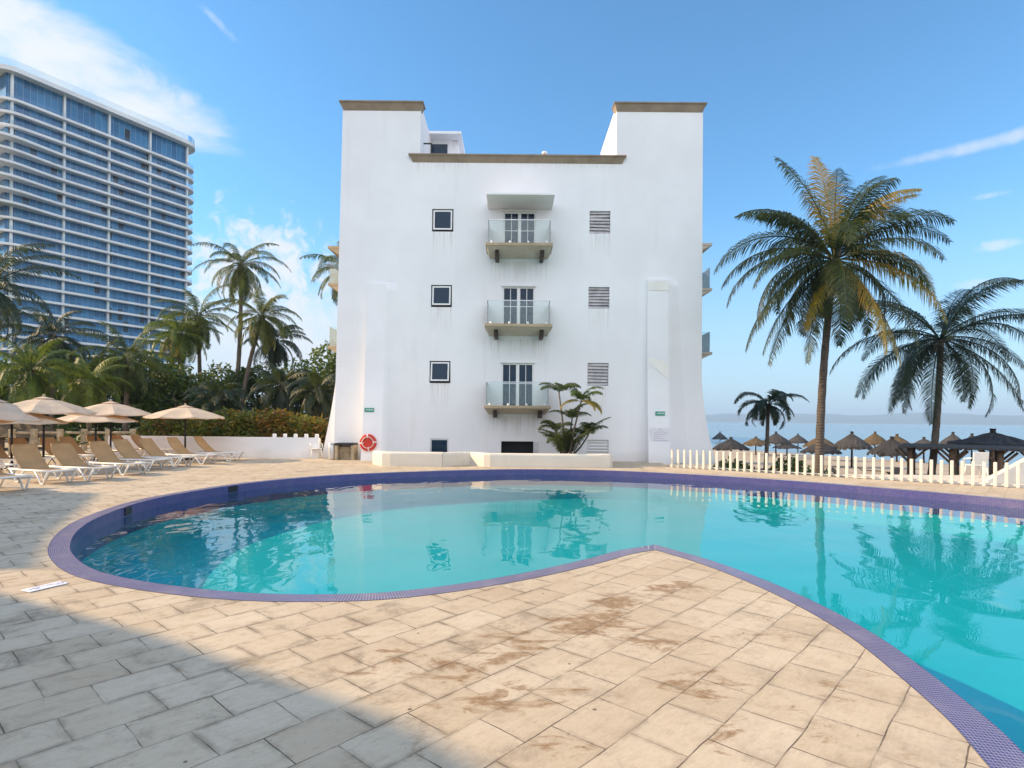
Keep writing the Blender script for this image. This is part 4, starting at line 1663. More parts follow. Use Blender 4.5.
def palm(name, label, base, top, r0, r1, bow, nfr, length, seed, leafm, barkm, group=None, width=.75, hang=.55, yellow=0, els=(75, -35), droop=(70, 125), nseg=22, lw=.05, fixed=None, nuts=0, dry=0):
    rg = random.Random(seed)
    o = thing(name, label, 'palm tree', tuple(base), 0, group)
    tp = Vector(top) - Vector(base)
    trunk_mesh((0, 0, 0), tp, r0, r1, bow, rg).build('trunk', barkm, o)
    mb = MB()
    ga = PI * (3 - math.sqrt(5))
    for k in range(nfr):
        t = k / max(1, nfr - 1)
        e = R(els[0] + (els[1] - els[0]) * t ** .9 + rg.uniform(-8, 8))
        a = ga * k + rg.uniform(-.25, .25)
        ln = length * rg.uniform(.85, 1.1) * (.75 + .25 * math.sin(PI * min(1, t + .25)))
        dr = R(rg.uniform(*droop)) * (1 - .35 * max(0, -e))
        b = tp + Vector((math.cos(a), math.sin(a), 0)) * r1 * .8 + Vector((0, 0, .12 * (1 - t)))
        frond(mb, b, a, e, ln, dr, width * rg.uniform(.85, 1.1), rg, nseg, lw=lw, hang=hang * rg.uniform(.7, 1.3))
    mb.build('crown', leafm, o)
    if fixed:
        for (a, e, ln, dr, hang, lm) in fixed:
            mb = MB()
            frond(mb, tp + Vector((0, 0, .1)), R(a), R(e), ln, R(dr), width, rg, nseg, lw=lw, hang=hang)
            fo = mb.build('frond', lm, o)
            if lm is M_palmy:
                fo['label'] = 'yellowed old frond'
    if nuts:
        mb = MB()
        for k in range(nuts):
            a = rg.uniform(0, 2 * PI)
            c = tp + Vector((math.cos(a) * .26, math.sin(a) * .26, -.25 - rg.uniform(0, .3)))
            mb.lathe([(.02, -.13), (.09, -.07), (.105, .02), (.06, .1), (.01, .12)], 8, tuple(c))
        mb.build('coconut', M_palewood, o)
    # fibrous sheath under the crown
    mb = MB()
    for k in range(14):
        a = rg.uniform(0, 2 * PI)
        mb.tube([tp + Vector((math.cos(a) * r1, math.sin(a) * r1, -.05)), tp + Vector((math.cos(a) * r1 * 2.2, math.sin(a) * r1 * 2.2, rg.uniform(-.5, .5)))], [.05, .02], 5)
    mb.build('leaf_sheath', M_bark, o)
    return o


# hero palms on the beach side
Y1 = 22.8
b1, t1 = P(819, 470, Y1), P(834, 262, Y1)
b1.z = gz(b1.x, b1.y) - .1
palm('coconut_palm', 'tall coconut palm with yellowing fronds behind the picket fence', b1, t1, .17, .12, (-.16, 0, 0), 26, 4.4, 3, M_palm, M_bark2, 'coconut palms on the beach side',
     width=1.1, hang=1.1, els=(80, -42), droop=(75, 120), nseg=28, lw=.042, nuts=7,
     fixed=[(4, 24, 5.0, 95, 1.2, M_palmy), (-12, 0, 5.0, 75, 1.2, M_palmy), (8, 62, 4.6, 55, .8, M_palmy), (-70, -38, 4.6, 50, 1.0, M_palmy), (-150, -42, 3.4, 40, .8, M_palmy),
            (100, 86, 4.6, 22, .6, M_palmy), (-40, -30, 4.6, 50, .9, M_palm), (172, 20, 5.0, 100, .9, M_palm), (165, 45, 5.2, 110, .8, M_palm), (-5, 48, 4.8, 90, .9, M_palm), (200, -12, 5.0, 60, .9, M_palm),
            (185, -35, 4.8, 40, .9, M_palm), (60, 80, 5.3, 45, .8, M_palm), (30, 74, 5.4, 55, .9, M_palm), (5, 72, 4.9, 75, 1.0, M_palmy), (150, 80, 4.9, 35, .8, M_palm), (185, -42, 5.0, 35, 1.2, M_palm), (-25, -46, 4.8, 36, 1.2, M_palmy), (215, -52, 4.6, 30, 1.2, M_palm), (170, 60, 4.4, 75, 1.0, M_palm), (195, 5, 4.8, 95, 1.3, M_palm), (180, -20, 5.2, 60, 1.2, M_palm)])
Y2 = 27.5
b2, t2 = P(928, 470, Y2), P(941, 340, Y2)
b2.z = gz(b2.x, b2.y) - .1
palm('coconut_palm', 'dark green coconut palm behind the fence, right of the yellowing one', b2, t2, .18, .13, (.1, 0, 0), 23, 5.6, 17, M_palmd, M_bark, 'coconut palms on the beach side',
     width=1.1, hang=1.1, els=(72, -40), droop=(75, 115), nseg=28, lw=.042, nuts=4,
     fixed=[(0, 40, 5.6, 75, .9, M_palmd), (10, 8, 5.4, 55, .9, M_palmd), (180, -5, 5.0, 75, .9, M_palmd), (35, 62, 5.0, 60, .7, M_palmd), (190, -30, 4.6, 50, .9, M_palmd), (-20, -25, 4.8, 50, .9, M_palmd)])
Y3 = 33
b3, t3 = P(764, 460, Y3), P(768, 406, Y3)
b3.z = gz(b3.x, b3.y) - .1
palm('young_palm', 'small dark palm with arching fronds standing among the thatched parasols', b3, t3, .13, .09, (.05, 0, 0), 19, 2.4, 8, M_palmd, M_bark, None, width=.55, els=(70, -10), droop=(95, 150), nseg=16, lw=.06)

# tall palms behind the garden
LP = [
    ('tall slender coconut palm with the highest crown behind the hedge', (231, 420), (241, 266), 46, .20, .13, 22, 3.1, 21, M_palmg, (.25, 0, 0)),
    ('leaning coconut palm just right of the tallest one', (238, 425), (262, 318), 44, .19, .13, 24, 2.9, 22, M_palmg, (-.3, 0, 0)),
    ('coconut palm with a bushy crown left of the tallest one', (199, 425), (198, 318), 47, .18, .13, 22, 3.1, 23, M_palmg, (.1, 0, 0)),
    ('coconut palm with yellow hanging fronds in front of the tower corner', (172, 425), (179, 335), 45, .19, .13, 20, 2.6, 24, M_palml, (.3, 0, 0)),
    ('coconut palm whose fronds reach into the photo at the left edge', (-30, 440), (-14, 288), 30, .2, .14, 22, 3.3, 25, M_palmd, (0, 0, 0)),
    ('dark palm crown below the tower, left of the middle', (52, 430), (52, 338), 40, .18, .13, 22, 3.0, 26, M_palmd, (0, 0, 0)),
    ('feathery green palm below the tower centre', (125, 430), (128, 360), 40, .17, .12, 22, 3.0, 27, M_palmg, (0, 0, 0)),
    ('bright green palm low at the left under the tower', (25, 430), (30, 372), 33, .17, .12, 22, 2.8, 28, M_palml, (0, 0, 0)),
    ('palm half hidden behind the left corner of the hotel', (346, 430), (347, 272), 44, .19, .13, 22, 3.0, 29, M_palmg, (0, 0, 0)),
    ('low dark palm right of the leaning trunks', (283, 432), (282, 388), 42, .15, .12, 20, 2.5, 30, M_palmd, (0, 0, 0)),
    ('low palm in front of the two right trunks', (215, 432), (218, 400), 38, .15, .12, 18, 2.0, 31, M_palmd, (0, 0, 0)),
    ('shaggy palm crown hanging right below the leaning one', (262, 430), (276, 342), 48, .17, .12, 22, 2.7, 32, M_palmd, (0.2, 0, 0)),
    ('small green palm between the tower foot and the parasols', (90, 432), (88, 385), 36, .15, .12, 20, 2.3, 33, M_palml, (0, 0, 0)),
    ('small palm tucked against the hotel flare', (318, 432), (318, 392), 37, .14, .11, 18, 1.9, 34, M_palmd, (0, 0, 0)),
]
for lab, bp, tp_, Y, r0, r1, nf, ln, sd, lm, bow in LP:
    b, t_ = P(bp[0], bp[1], Y), P(tp_[0], tp_[1], Y)
    b.z = -.05
    palm('garden_palm', lab, b, t_, r0, r1, bow, nf + 11, ln * 1.25, sd, lm, M_bark, 'palms in the garden behind the sun deck', width=.75, hang=1.0, els=(78, -62), droop=(75, 120), nseg=15, lw=.055,
         fixed=[(180, -30, ln * .9, 50, .8, M_palmy), (-70, -35, ln * .9, 45, .8, M_palmy)] if 'yellow' in lab else None)


def leaf_cloud(mb, c, rx, ry, rz_, n, size, rg, lump=.45, aspect=2.2):
    for _ in range(n):
        while True:
            v = Vector((rg.uniform(-1, 1), rg.uniform(-1, 1), rg.uniform(-1, 1)))
            if .15 < v.length < 1:
                break
        L = v.length
        v = v / L * (L ** .45)
        k = 1 + lump * mnoise.noise(v * 2.3 + Vector((c[0], c[1], c[2] * 3)))
        p = Vector((c[0] + v.x * rx * k, c[1] + v.y * ry * k, c[2] + v.z * rz_ * k))
        d = Vector((rg.gauss(0, 1), rg.gauss(0, 1), rg.gauss(-.2, .7))).normalized()
        s_ = d.cross(Vector((rg.gauss(0, 1), rg.gauss(0, 1), rg.gauss(0, 1)))).normalized()
        l_ = size * rg.uniform(.6, 1.3)
        w_ = l_ / aspect
        pts = [p, p + d * l_ * .5 + s_ * w_ * .5, p + d * l_, p + d * l_ * .5 - s_ * w_ * .5]
        mb.bm.faces.new([mb.bm.verts.new(q) for q in pts])


def bush_tree(name, cat, label, loc, blobs, n, size, lm, seed, trunk=None, group=None, aspect=2.2):
    rg = random.Random(seed)
    o = thing(name, label, cat, loc, 0, group)
    mb = MB()
    if trunk:
        mb.tube([(0, 0, 0), (.1, 0, trunk * .5), (0, .05, trunk)], [.2, .15, .08], 8)
        for q in range(5):
            a = 2 * PI * q / 5
            mb.tube([(.05, 0, trunk * .6), (math.cos(a) * .9, math.sin(a) * .9, trunk * 1.15)], [.09, .03], 6)
    else:
        for q in range(6):
            a = 2 * PI * q / 6
            mb.tube([(0, 0, 0), (math.cos(a) * .35, math.sin(a) * .35, .8)], [.04, .015], 5)
    mb.build('trunk' if trunk else 'stem', M_bark, o)
    mb = MB()
    tot = sum(b[3] * b[4] * b[5] for b in blobs) ** 1.0
    for b in blobs:
        leaf_cloud(mb, b[:3], b[3], b[4], b[5], int(n * b[3] * b[4] * b[5] / tot), size, rg, aspect=aspect)
    mb.build('crown' if trunk else 'foliage', lm, o)
    return o


JT = [
    (-20, 40, 372, M_jungle, 'dense dark tree at the left edge behind the parasols'),
    (18, 44, 376, M_jungle2, 'bright green bushy tree under the tower, left end'),
    (62, 46, 366, M_jungle, 'dark rounded tree under the tower, second from left'),
    (100, 42, 372, M_jungle, 'dark bushy tree behind the middle parasols'),
    (140, 46, 368, M_jungle2, 'green bushy tree below the right corner of the tower'),
    (176, 42, 384, M_jungle, 'low dark tree behind the yellow fronded palm'),
    (220, 48, 384, M_jungle, 'low dark tree between the tall palm trunks'),
    (258, 46, 384, M_jungle, 'dark tree right of the leaning palm trunk'),
    (300, 44, 380, M_jungle2, 'green tree left of the hotel corner'),
    (330, 40, 362, M_jungle, 'tall dark tree touching the hotel corner'),
]
for i, (px, Y, ytop, lm, lab) in enumerate(JT):
    b = P(px, 440, Y)
    zt = P(px, ytop - 20, Y).z
    rg = random.Random(100 + i)
    bl = []
    for k in range(7):
        hh = rg.uniform(.35, 1.0) * zt
        bl.append((rg.uniform(-1.9, 1.9), rg.uniform(-1.2, 1.2), hh * .8, rg.uniform(1.1, 1.7), rg.uniform(1.0, 1.5), rg.uniform(.8, 1.2)))
    bl.append((0, 0, zt - 1.0, 1.4, 1.3, 1.0))
    bl.append((rg.uniform(-1, 1), -.8, 1.0, 2.2, 1.3, 1.1))
    bush_tree('broadleaf_tree', 'tree', lab, (b.x, b.y, -.05), bl, 5200, .34, lm, 200 + i, trunk=zt * .55, group='bushy trees behind the sun deck')

CR = [(150, 29.5, 416, M_croton, 'orange croton shrub at the left end of the hedge'),
      (176, 29.2, 410, M_croton, 'tall rusty croton shrub behind the right parasol'),
      (203, 28.9, 413, M_croton2, 'green and yellow croton shrub in the hedge, third from left'),
      (228, 28.6, 409, M_croton, 'reddish croton shrub in the middle of the hedge'),
      (252, 28.4, 413, M_croton2, 'yellow green croton shrub below the leaning palm'),
      (276, 28.2, 411, M_croton, 'orange croton shrub in the hedge, third from right'),
      (299, 28.0, 417, M_croton2, 'low yellow croton shrub second from the right'),
      (319, 27.8, 419, M_croton, 'low orange croton shrub nearest the hotel corner')]
for i, (px, Y, yt, lm, lab) in enumerate(CR):
    b = P(px, 440, Y)
    zt = P(px, yt, Y).z
    rg = random.Random(300 + i)
    bl = [(rg.uniform(-.6, .6), rg.uniform(-.3, .3), zt * rg.uniform(.3, .85), rg.uniform(.5, .8), .5, rg.uniform(.35, .5)) for _ in range(7)]
    bl.append((0, 0, zt * .9, .4, .4, .35))
    bush_tree('croton_shrub', 'shrub', lab, (b.x, b.y, -.05), bl, 2600, .24, lm, 400 + i, group='croton hedge behind the white wall', aspect=3.2)

# potted plant by the railing
g = P(73, 452, 23.6)
pt = thing('potted_plant', 'small spiky plant in a terracotta pot behind the loungers', 'plant', (g.x, g.y, 0))
mb = MB()
mb.lathe([(.16, 0), (.24, .42), (.27, .43), (.27, .5), (.2, .5), (.19, .44)], 18)
mb.build('pot', M_terracotta, pt)
mb = MB()
rg = random.Random(9)
for k in range(15):
    frond(mb, (0, 0, .45), rg.uniform(0, 6.28), R(rg.uniform(40, 85)), rg.uniform(.6, .9), R(rg.uniform(40, 90)), .2, rg, 8, lw=.04)
mb.build('leaves', M_palml, pt)

# areca palm in the planter
g = P(567, 455, D - 2.2)
ar = thing('areca_palm', 'clumped areca palm growing in the planter beside the balconies', 'palm tree', (g.x, g.y, .28))
rg = random.Random(77)
stems = [(559, 393, 1.1), (581, 402, 1.25), (572, 420, 1.0), (556, 432, 1.0), (588, 436, 1.0)]
for i, (px, py, ln) in enumerate(stems):
    q = P(px, py, D - 2.2 + rg.uniform(-.3, .3))
    tp = q - Vector(ar.location)
    mb = MB()
    b0 = Vector((rg.uniform(-.22, .22), rg.uniform(-.2, .2), 0))
    mb.tube([b0, b0.lerp(tp, .5) + Vector((rg.uniform(-.06, .06), 0, 0)), tp], [.045, .035, .028], 7)
    mb.build('stem', M_areca if i > 1 else M_bark, ar)
    mb = MB()
    for k in range(6):
        a = k * 2.4 + rg.uniform(-.3, .3) + i
        frond(mb, tp, a, R(rg.uniform(45, 85)), ln * rg.uniform(.8, 1.1), R(rg.uniform(85, 130)), .34, rg, 16, lw=.028, hang=.8)
    mb.build('crown', M_areca if i != 1 else M_palml, ar)
mb = MB()
for k in range(18):
    a = k * 2.4 + rg.uniform(-.3, .3)
    frond(mb, Vector((rg.uniform(-.3, .3), rg.uniform(-.25, .25), .05)), a, R(rg.uniform(62, 86)), rg.uniform(1.4, 2.3), R(rg.uniform(55, 110)), .38, rg, 18, lw=.03, hang=.8)
mb.build('basal_leaves', M_areca, ar)
tp = P(581, 402, D - 2.2) - Vector(ar.location)
mb = MB()
for a in (-20, 10, 200, -60):
    frond(mb, tp, R(a), R(rg.uniform(10, 45)), 1.1, R(100), .34, rg, 16, lw=.028, hang=.9)
fo = mb.build('frond', M_palmy, ar)
fo['label'] = 'dry yellow fronds'

# ------------------------------------------------------------------ beach: thatched parasols
TR = random.Random(31)


def make_palapa(tm, seed):
    rg = random.Random(seed)
    o = thing('thatched_parasol', 'x', 'beach parasol', (0, 0, 0), 0, 'thatched parasols on the beach')
    mb = MB()
    mb.tube([(0, 0, 0), (.02, 0, 1.3), (0, 0, 2.3)], [.09, .08, .07], 8)
    mb.build('post', M_darkwood, o)
    mb = MB()
    n = 40
    prof = [(1.5, 0), (1.62, -.16), (1.5, .06), (1.15, .34), (.75, .62), (.38, .86), (.12, 1.02), (.10, 1.14), (.16, 1.2), (.02, 1.24)]

    def jit(i, k):
        if i == 1:
            return rg.uniform(-.12, .1), rg.uniform(-.16, .08)
        if i == 0:
            return -.1, 0.0
        return rg.uniform(-.035, .035), rg.uniform(-.03, .03)

    mb.lathe(prof, n, (0, 0, 1.75), smooth=False, jit=jit)
    for k in range(150):
        a = rg.uniform(0, 2 * PI)
        r = rg.uniform(.5, 1.55)
        z = 1.75 + 1.05 * (1 - r / 1.6)
        d = Vector((math.cos(a), math.sin(a), 0))
        s_ = Vector((-d.y, d.x, 0))
        p = d * r + Vector((0, 0, z + .03))
        q = d * (r + .32) + Vector((0, 0, z - .22 + rg.uniform(-.08, .06)))
        mb.quad([p - s_ * .05, p + s_ * .05, q + s_ * .02, q - s_ * .02])
    mb.build('thatch_roof', tm, o, normals=False)
    return o


protoA, protoB, protoC = make_palapa(M_thatch, 1), make_palapa(M_thatch2, 2), make_palapa(M_thatchd, 3)
used = {id(protoA): False, id(protoB): False, id(protoC): False}
PAL = [(720, 431.5, 7, 'A', 'tiny grey thatched parasol farthest left next to the hotel wall'),
       (731, 437, 17, 'C', 'dark thatched parasol nearest the hotel corner, behind the fence'),
       (756, 436.5, 13, 'B', 'brown thatched parasol directly left of the small palm'),
       (776, 431.5, 14, 'A', 'grey thatched parasol just right of the small palm trunk'),
       (787, 441.5, 13, 'C', 'low dark thatched parasol right of the small palm'),
       (798, 433.5, 10, 'A', 'small grey thatched parasol left of the tall red trunk'),
       (820, 434.5, 15, 'B', 'brown thatched parasol behind the tall red trunk'),
       (821, 440, 18, 'C', 'dark thatched parasol in front of the brown one at the red trunk'),
       (852, 431.5, 18, 'A', 'grey thatched parasol with clear sky around it, right of the red trunk'),
       (875, 431.5, 13, 'B', 'brown thatched parasol between two grey ones, right of centre'),
       (897, 434, 15, 'B', 'brown thatched parasol behind the large dark one'),
       (892, 436.5, 21, 'C', 'large dark thatched parasol left of the second palm trunk'),
       (924, 437, 15, 'A', 'grey thatched parasol at the dark palm trunk'),
       (953, 432, 14, 'A', 'grey thatched parasol with pointed top beside the pavilion'),
       (972, 433.5, 14, 'A', 'grey thatched parasol half hidden behind the pavilion roof')]
for i, (px, yt, hw_, kind, lab) in enumerate(PAL):
    pr = {'A': protoA, 'B': protoB, 'C': protoC}[kind]
    o = copy_tree(pr) if used[id(pr)] else pr
    used[id(pr)] = True
    Y = FPX * 1.6 / hw_
    q = P(px, yt, Y)
    zb = gz(q.x, q.y)
    place(o, (q.x, q.y, zb - .05), TR.uniform(0, 6), (1, 1, (q.z - zb + .05) / 2.99), lab)

# thatched pavilion at the right
Yp = 31.0
c = P(993, 428, Yp)
pv = thing('thatched_pavilion', 'large dark thatched pavilion with timber posts at the right edge', 'pavilion', (c.x, c.y, gz(c.x, c.y)), -math.atan2(c.x, c.y))
zb = gz(c.x, c.y)
hz_ = c.z - zb
ze = P(993, 445.5, Yp - 3).z - zb
rx, ry = 1.95, 1.9
rg = random.Random(5)
mb = MB()
rings = []
for k, (s_, dz) in enumerate(((1.0, -.12), (.985, .02), (.8, .0), (.6, .0), (.4, .02), (.2, .05), (.06, .08), (.05, .22), (.07, .3))):
    z = ze + (hz_ - .3 - ze) * (1 - s_) + dz
    ring = []
    for a in range(56):
        th = 2 * PI * a / 56
        cc, ss = math.cos(th), math.sin(th)
        m_ = max(abs(cc), abs(ss))
        sq = .5 * (1 / m_) + .5
        ring.append(mb.bm.verts.new((rx * s_ * cc * sq + rg.uniform(-.03, .03), ry * s_ * ss * sq + rg.uniform(-.03, .03), z + rg.uniform(-.05, .05) * (1 if k < 6 else .2))))
    rings.append(ring)
for a, b in zip(rings, rings[1:]):
    for k in range(56):
        mb.bm.faces.new((a[k], a[(k + 1) % 56], b[(k + 1) % 56], b[k]))
mb.bm.faces.new(rings[0][::-1])
mb.bm.faces.new(rings[-1])
mb.build('thatch_roof', M_thatchd, pv)
for (x, y) in ((-1.6, -1.5), (0, -1.5), (1.6, -1.5), (-1.6, 1.5), (1.6, 1.5), (0, 1.5)):
    mb = MB()
    mb.tube([(x, y, 0), (x, y, ze)], .15, 8)
    mb.tube([(x, y, ze - .9), (x + .7, y, ze - .15)], .07, 6)
    mb.tube([(x, y, ze - .9), (x - .7, y, ze - .15)], .07, 6)
    mb.build('post', M_wood, pv)
mb = MB()
for y in (-1.5, 1.5):
    mb.bx(-1.9, 1.9, y - .09, y + .09, ze - .2, ze - .02)
mb.build('beam', M_wood, pv)
# lower flat-roofed bar in front of it
Yb = 26.0
c = P(958, 446.5, Yb)
bar = thing('beach_bar', 'low flat thatch roofed beach bar on timber posts behind the fence', 'bar', (c.x, c.y, gz(c.x, c.y)), -math.atan2(c.x, c.y))
zr = c.z - gz(c.x, c.y)
mb = MB()
n = 40
top, bot = [], []
for a in range(n):
    t_ = a / (n - 1)
    x = -2.1 + 5.6 * t_
    bot.append((x, rg.uniform(-.05, .05), zr - .07 + rg.uniform(-.04, .02)))
for a in range(n - 1):
    x0, x1 = bot[a][0], bot[a + 1][0]
    mb.hull8([(x0, -1.4, bot[a][2]), (x1, -1.4, bot[a + 1][2]), (x1, 1.4, zr + .0), (x0, 1.4, zr + .0)], [(x0, -1.35, zr), (x1, -1.35, zr), (x1, 1.4, zr + .05), (x0, 1.4, zr + .05)])
mb.build('thatch_roof', M_thatch, bar)
for (x, y) in ((-1.7, -1.0), (-.2, -1.0), (1.4, -1.0), (3.0, -1.0), (-1.7, 1.0), (1.4, 1.0)):
    mb = MB()
    mb.tube([(x, y, 0), (x, y, zr - .1)], .11, 8)
    mb.tube([(x, y, zr - .75), (x + .55, y, zr - .16)], .055, 6)
    mb.tube([(x, y, zr - .75), (x - .55, y, zr - .16)], .055, 6)
    mb.build('post', M_wood, bar)
mb = MB()
mb.bx(-1.6, 1.9, .2, .5, 0, 1.15)
mb.build('counter', M_wood, bar)

# wooden beach loungers between the parasols
blo = thing('beach_lounger', 'x', 'beach lounger', (0, 0, 0), 0, 'dark loungers on the beach')
mb = MB()
mb.box((.3, 0, .34), (1.4, .6, .05), bevel=.01)
mb.build('seat', M_wood, blo)
mb = MB()
mb.box((-.66, 0, .58), (.75, .6, .04), Matrix.Rotation(R(42), 3, 'Y'), bevel=.01)
mb.build('backrest', M_wood, blo)
for sx in (-.3, .9):
    for sy in (-.26, .26):
        mb = MB()
        mb.tube([(sx, sy, .32), (sx, sy, 0)], .03, 6)
        mb.build('leg', M_wood, blo)
BL = [(732, 30, 'dark beach lounger low in front of the dark thatched parasol by the hotel'), (757, 27, 'dark beach lounger close behind the fence, left of the small palm'), (782, 29, 'dark beach lounger close behind the fence, right of the small palm'),
      (796, 33, 'dark beach lounger under the small grey parasol'), (838, 28, 'dark beach lounger close behind the fence, right of the red trunk'), (858, 31, 'dark beach lounger below the grey parasol with clear sky around it'),
      (880, 29, 'dark beach lounger close behind the fence below the brown parasol'), (898, 30, 'dark beach lounger below the large dark parasol'), (915, 28, 'dark beach lounger beside the beach bar'), (890, 40, 'dark beach lounger farther out, left of the large dark parasol'),
      (740, 40, 'dark beach lounger nearest the hotel corner'), (768, 36, 'dark beach lounger beside the small palm trunk'), (805, 42, 'dark beach lounger left of the red trunk'),
      (846, 38, 'dark beach lounger right of the red trunk'), (868, 44, 'dark beach lounger under the brown thatched parasol'), (905, 36, 'dark beach lounger left of the dark palm trunk')]
for i, (px, Y, lab) in enumerate(BL):
    o = blo if i == 0 else copy_tree(blo)
    q = P(px, 450, Y)
    place(o, (q.x, q.y, gz(q.x, q.y)), R(-20 + 25 * i), 1.0, lab)
# dark shrubs on the slope behind the fence
for i, (px, Y, zt) in enumerate(((728, 25.0, .35), (752, 24.5, .2), (783, 24.5, .25), (812, 24.5, .1))):
    q = P(px, 455, Y)
    z0 = gz(q.x, q.y)
    rg = random.Random(600 + i)
    hh = zt - z0
    bl = [(rg.uniform(-.5, .5), rg.uniform(-.3, .3), hh * rg.uniform(.3, .9), .55, .45, .35) for _ in range(6)]
    bush_tree('beach_shrub', 'shrub', ['dark shrub between the hotel flare and the fence', 'low dark shrub behind the fence left of the small palm', 'low dark shrub behind the fence right of the small palm', 'small shrub behind the fence at the red trunk'][i],
              (q.x, q.y, z0), bl, 1500, .2, M_jungle, 610 + i, group='shrubs behind the picket fence')

# thatched hut at the far left
Yh = 31.0
c = P(8, 414, Yh)
hut = thing('thatched_hut', 'brown thatched hut roof behind the parasols at the left edge', 'hut', (c.x, c.y, 0))
zt = c.z
ze = P(8, 436, Yh).z
mb = MB()
rings = []
rg = random.Random(8)
for s_ in (1.0, .8, .6, .4, .15, .03):
    rings.append([mb.bm.verts.new((2.6 * s_ * math.cos(2 * PI * a / 40) + rg.uniform(-.03, .03), 2.2 * s_ * math.sin(2 * PI * a / 40), ze + (zt - ze) * (1 - s_) ** .85 + rg.uniform(-.06, .04))) for a in range(40)])
for a, b in zip(rings, rings[1:]):
    for k in range(40):
        mb.bm.faces.new((a[k], a[(k + 1) % 40], b[(k + 1) % 40], b[k]))
mb.bm.faces.new(rings[0][::-1])
mb.bm.faces.new(rings[-1])
mb.build('thatch_roof', M_thatch2, hut)
for a in range(6):
    mb = MB()
    mb.tube([(2.1 * math.cos(a * PI / 3), 1.8 * math.sin(a * PI / 3), 0), (2.1 * math.cos(a * PI / 3), 1.8 * math.sin(a * PI / 3), ze + .05)], .1, 8)
    mb.build('post', M_wood, hut)

# ------------------------------------------------------------------ high-rise tower
ux = Vector((.5, .866, 0)).normalized()
right_end = Vector((P(188, 300, 184).x, 184, 0))
LT = 47.0
left_end = right_end - ux * LT
tower = thing('high_rise_tower', 'tall curved white hotel tower with blue glass floors at the far left', 'building', (left_end.x, left_end.y, 0), math.atan2(ux.y, ux.x))
ZT = P(190, 141, 184).z
FH = 3.22
NFL = 26
ZTOPGL = ZT - 2.2


def tower_glass():
    m = bpy.data.materials.new("tower_glass")
    m.use_nodes = True
    t = NT(m.node_tree)
    oc = t.n('ShaderNodeTexCoord').outputs['Object']
    g_ = t.n('ShaderNodeSeparateXYZ', i0=oc)
    cell = t.n('ShaderNodeCombineXYZ', i0=t.m('FLOOR', t.m('DIVIDE', g_.outputs[0], 1.48)), i1=t.m('FLOOR', t.m('DIVIDE', g_.outputs[2], FH)), i2=0.0)
    wn_ = t.n('ShaderNodeTexWhiteNoise', _p=dict(noise_dimensions='2D'), Vector=cell.outputs[0]).outputs[0]
    col = t.mix(wn_, (0.015, 0.10, 0.23), (0.045, 0.21, 0.39))
    col = t.mix(t.m('GREATER_THAN', wn_, 0.95), col, (0.01, 0.012, 0.02))
    # pale mullions
    fx_ = t.m('FRACT', t.m('DIVIDE', g_.outputs[0], 1.48))
    mull = t.m('LESS_THAN', fx_, 0.05)
    col = t.mix(t.m('MULTIPLY', mull, .6), col, (0.35, 0.42, 0.5))
    bs = t.n('ShaderNodeBsdfPrincipled', Base_Color=col, Roughness=0.12)
    bs.inputs['Specular IOR Level'].default_value = 0.35
    t.n('ShaderNodeOutputMaterial', Surface=bs.outputs[0])
    return m


M_tglass = tower_glass()
mb = MB()
mb.bx(1.0, LT - 1.0, 0.0, 20, 0, ZTOPGL)
mb.build('glass_facade', M_tglass, tower)


def slab_outline(front, le, re_, back=22.0, pl_=1.0, pr=1.0, wave=0.0):
    """plan outline with rounded ends; front edge towards local -y"""
    pts = []
    n = 14
    # front edge from left to right with rounded corners
    for k in range(n + 1):
        a = PI / 2 * k / n
        pts.append((-le + 5.0 * (1 - math.cos(a)) * pl_, 3.2 - (3.2 + front) * math.sin(a)))
    for k in range(1, 12):
        t_ = k / 12
        x = -le + 5.0 * pl_ + (LT + re_ + le - 5 * pl_ - 5 * pr) * t_
        pts.append((x, -front - wave * math.sin(PI * t_) * .0))
    for k in range(n + 1):
        a = PI / 2 * (1 - k / n)
        pts.append((LT + re_ - 5.0 * (1 - math.cos(a)) * pr, 3.2 - (3.2 + front) * math.sin(a)))
    pts += [(LT + re_, back), (-le, back)]
    return pts


for k in range(NFL):
    z = ZTOPGL - 6.2 - k * FH
    if z < 3:
        break
    mb = MB()
    le, front = 1.2, 1.7
    pr = 1.0
    re_ = 2.2
    if 3 <= k <= 8:
        le, front = 4.0 - .25 * abs(k - 5), 1.9
    if k < 4:
        re_ = 2.6
    po = slab_outline(front, le, re_, pl_=1.6 if 3 <= k <= 8 else 1.0, pr=0.8 if k >= 4 else 1.0)
    th = .62 if k < 4 else .58
    if 3 <= k <= 8:
        # belly of the curved left end: deeper to the front there
        po = [(x, y - 2.6 * max(0, 1 - (x + 3) / 15.0) ** 1.2 if y < 3 else y) for x, y in po]
    mb.prism(po, z - th, z)
    mb.build('balcony_slab', M_towerwhite, tower)
    # clear glass balustrade with thin rail, following the front
    mb = MB()
    po2 = [(x, y) for x, y in po[:-2]]
    for a, b in zip(po2, po2[1:]):
        mb.quad([(a[0], a[1] + .12, z + .02), (b[0], b[1] + .12, z + .02), (b[0], b[1] + .12, z + 1.1), (a[0], a[1] + .12, z + 1.1)])
    mb.build('balustrade', M_tbal if 'M_tbal' in globals() else globals().setdefault('M_tbal', glass_mat("tower_balustrade", (0.86, 0.95, 1.0), 0.05, 0.06, (0.35, 0.5, 0.62), 0.6)), tower)
mb = MB()
po = slab_outline(2.4, 2.0, 2.8)
mb.prism(po, ZTOPGL - .02, ZTOPGL + 1.1)
mb.build('roof_slab', M_towerwhite, tower)
mb = MB()
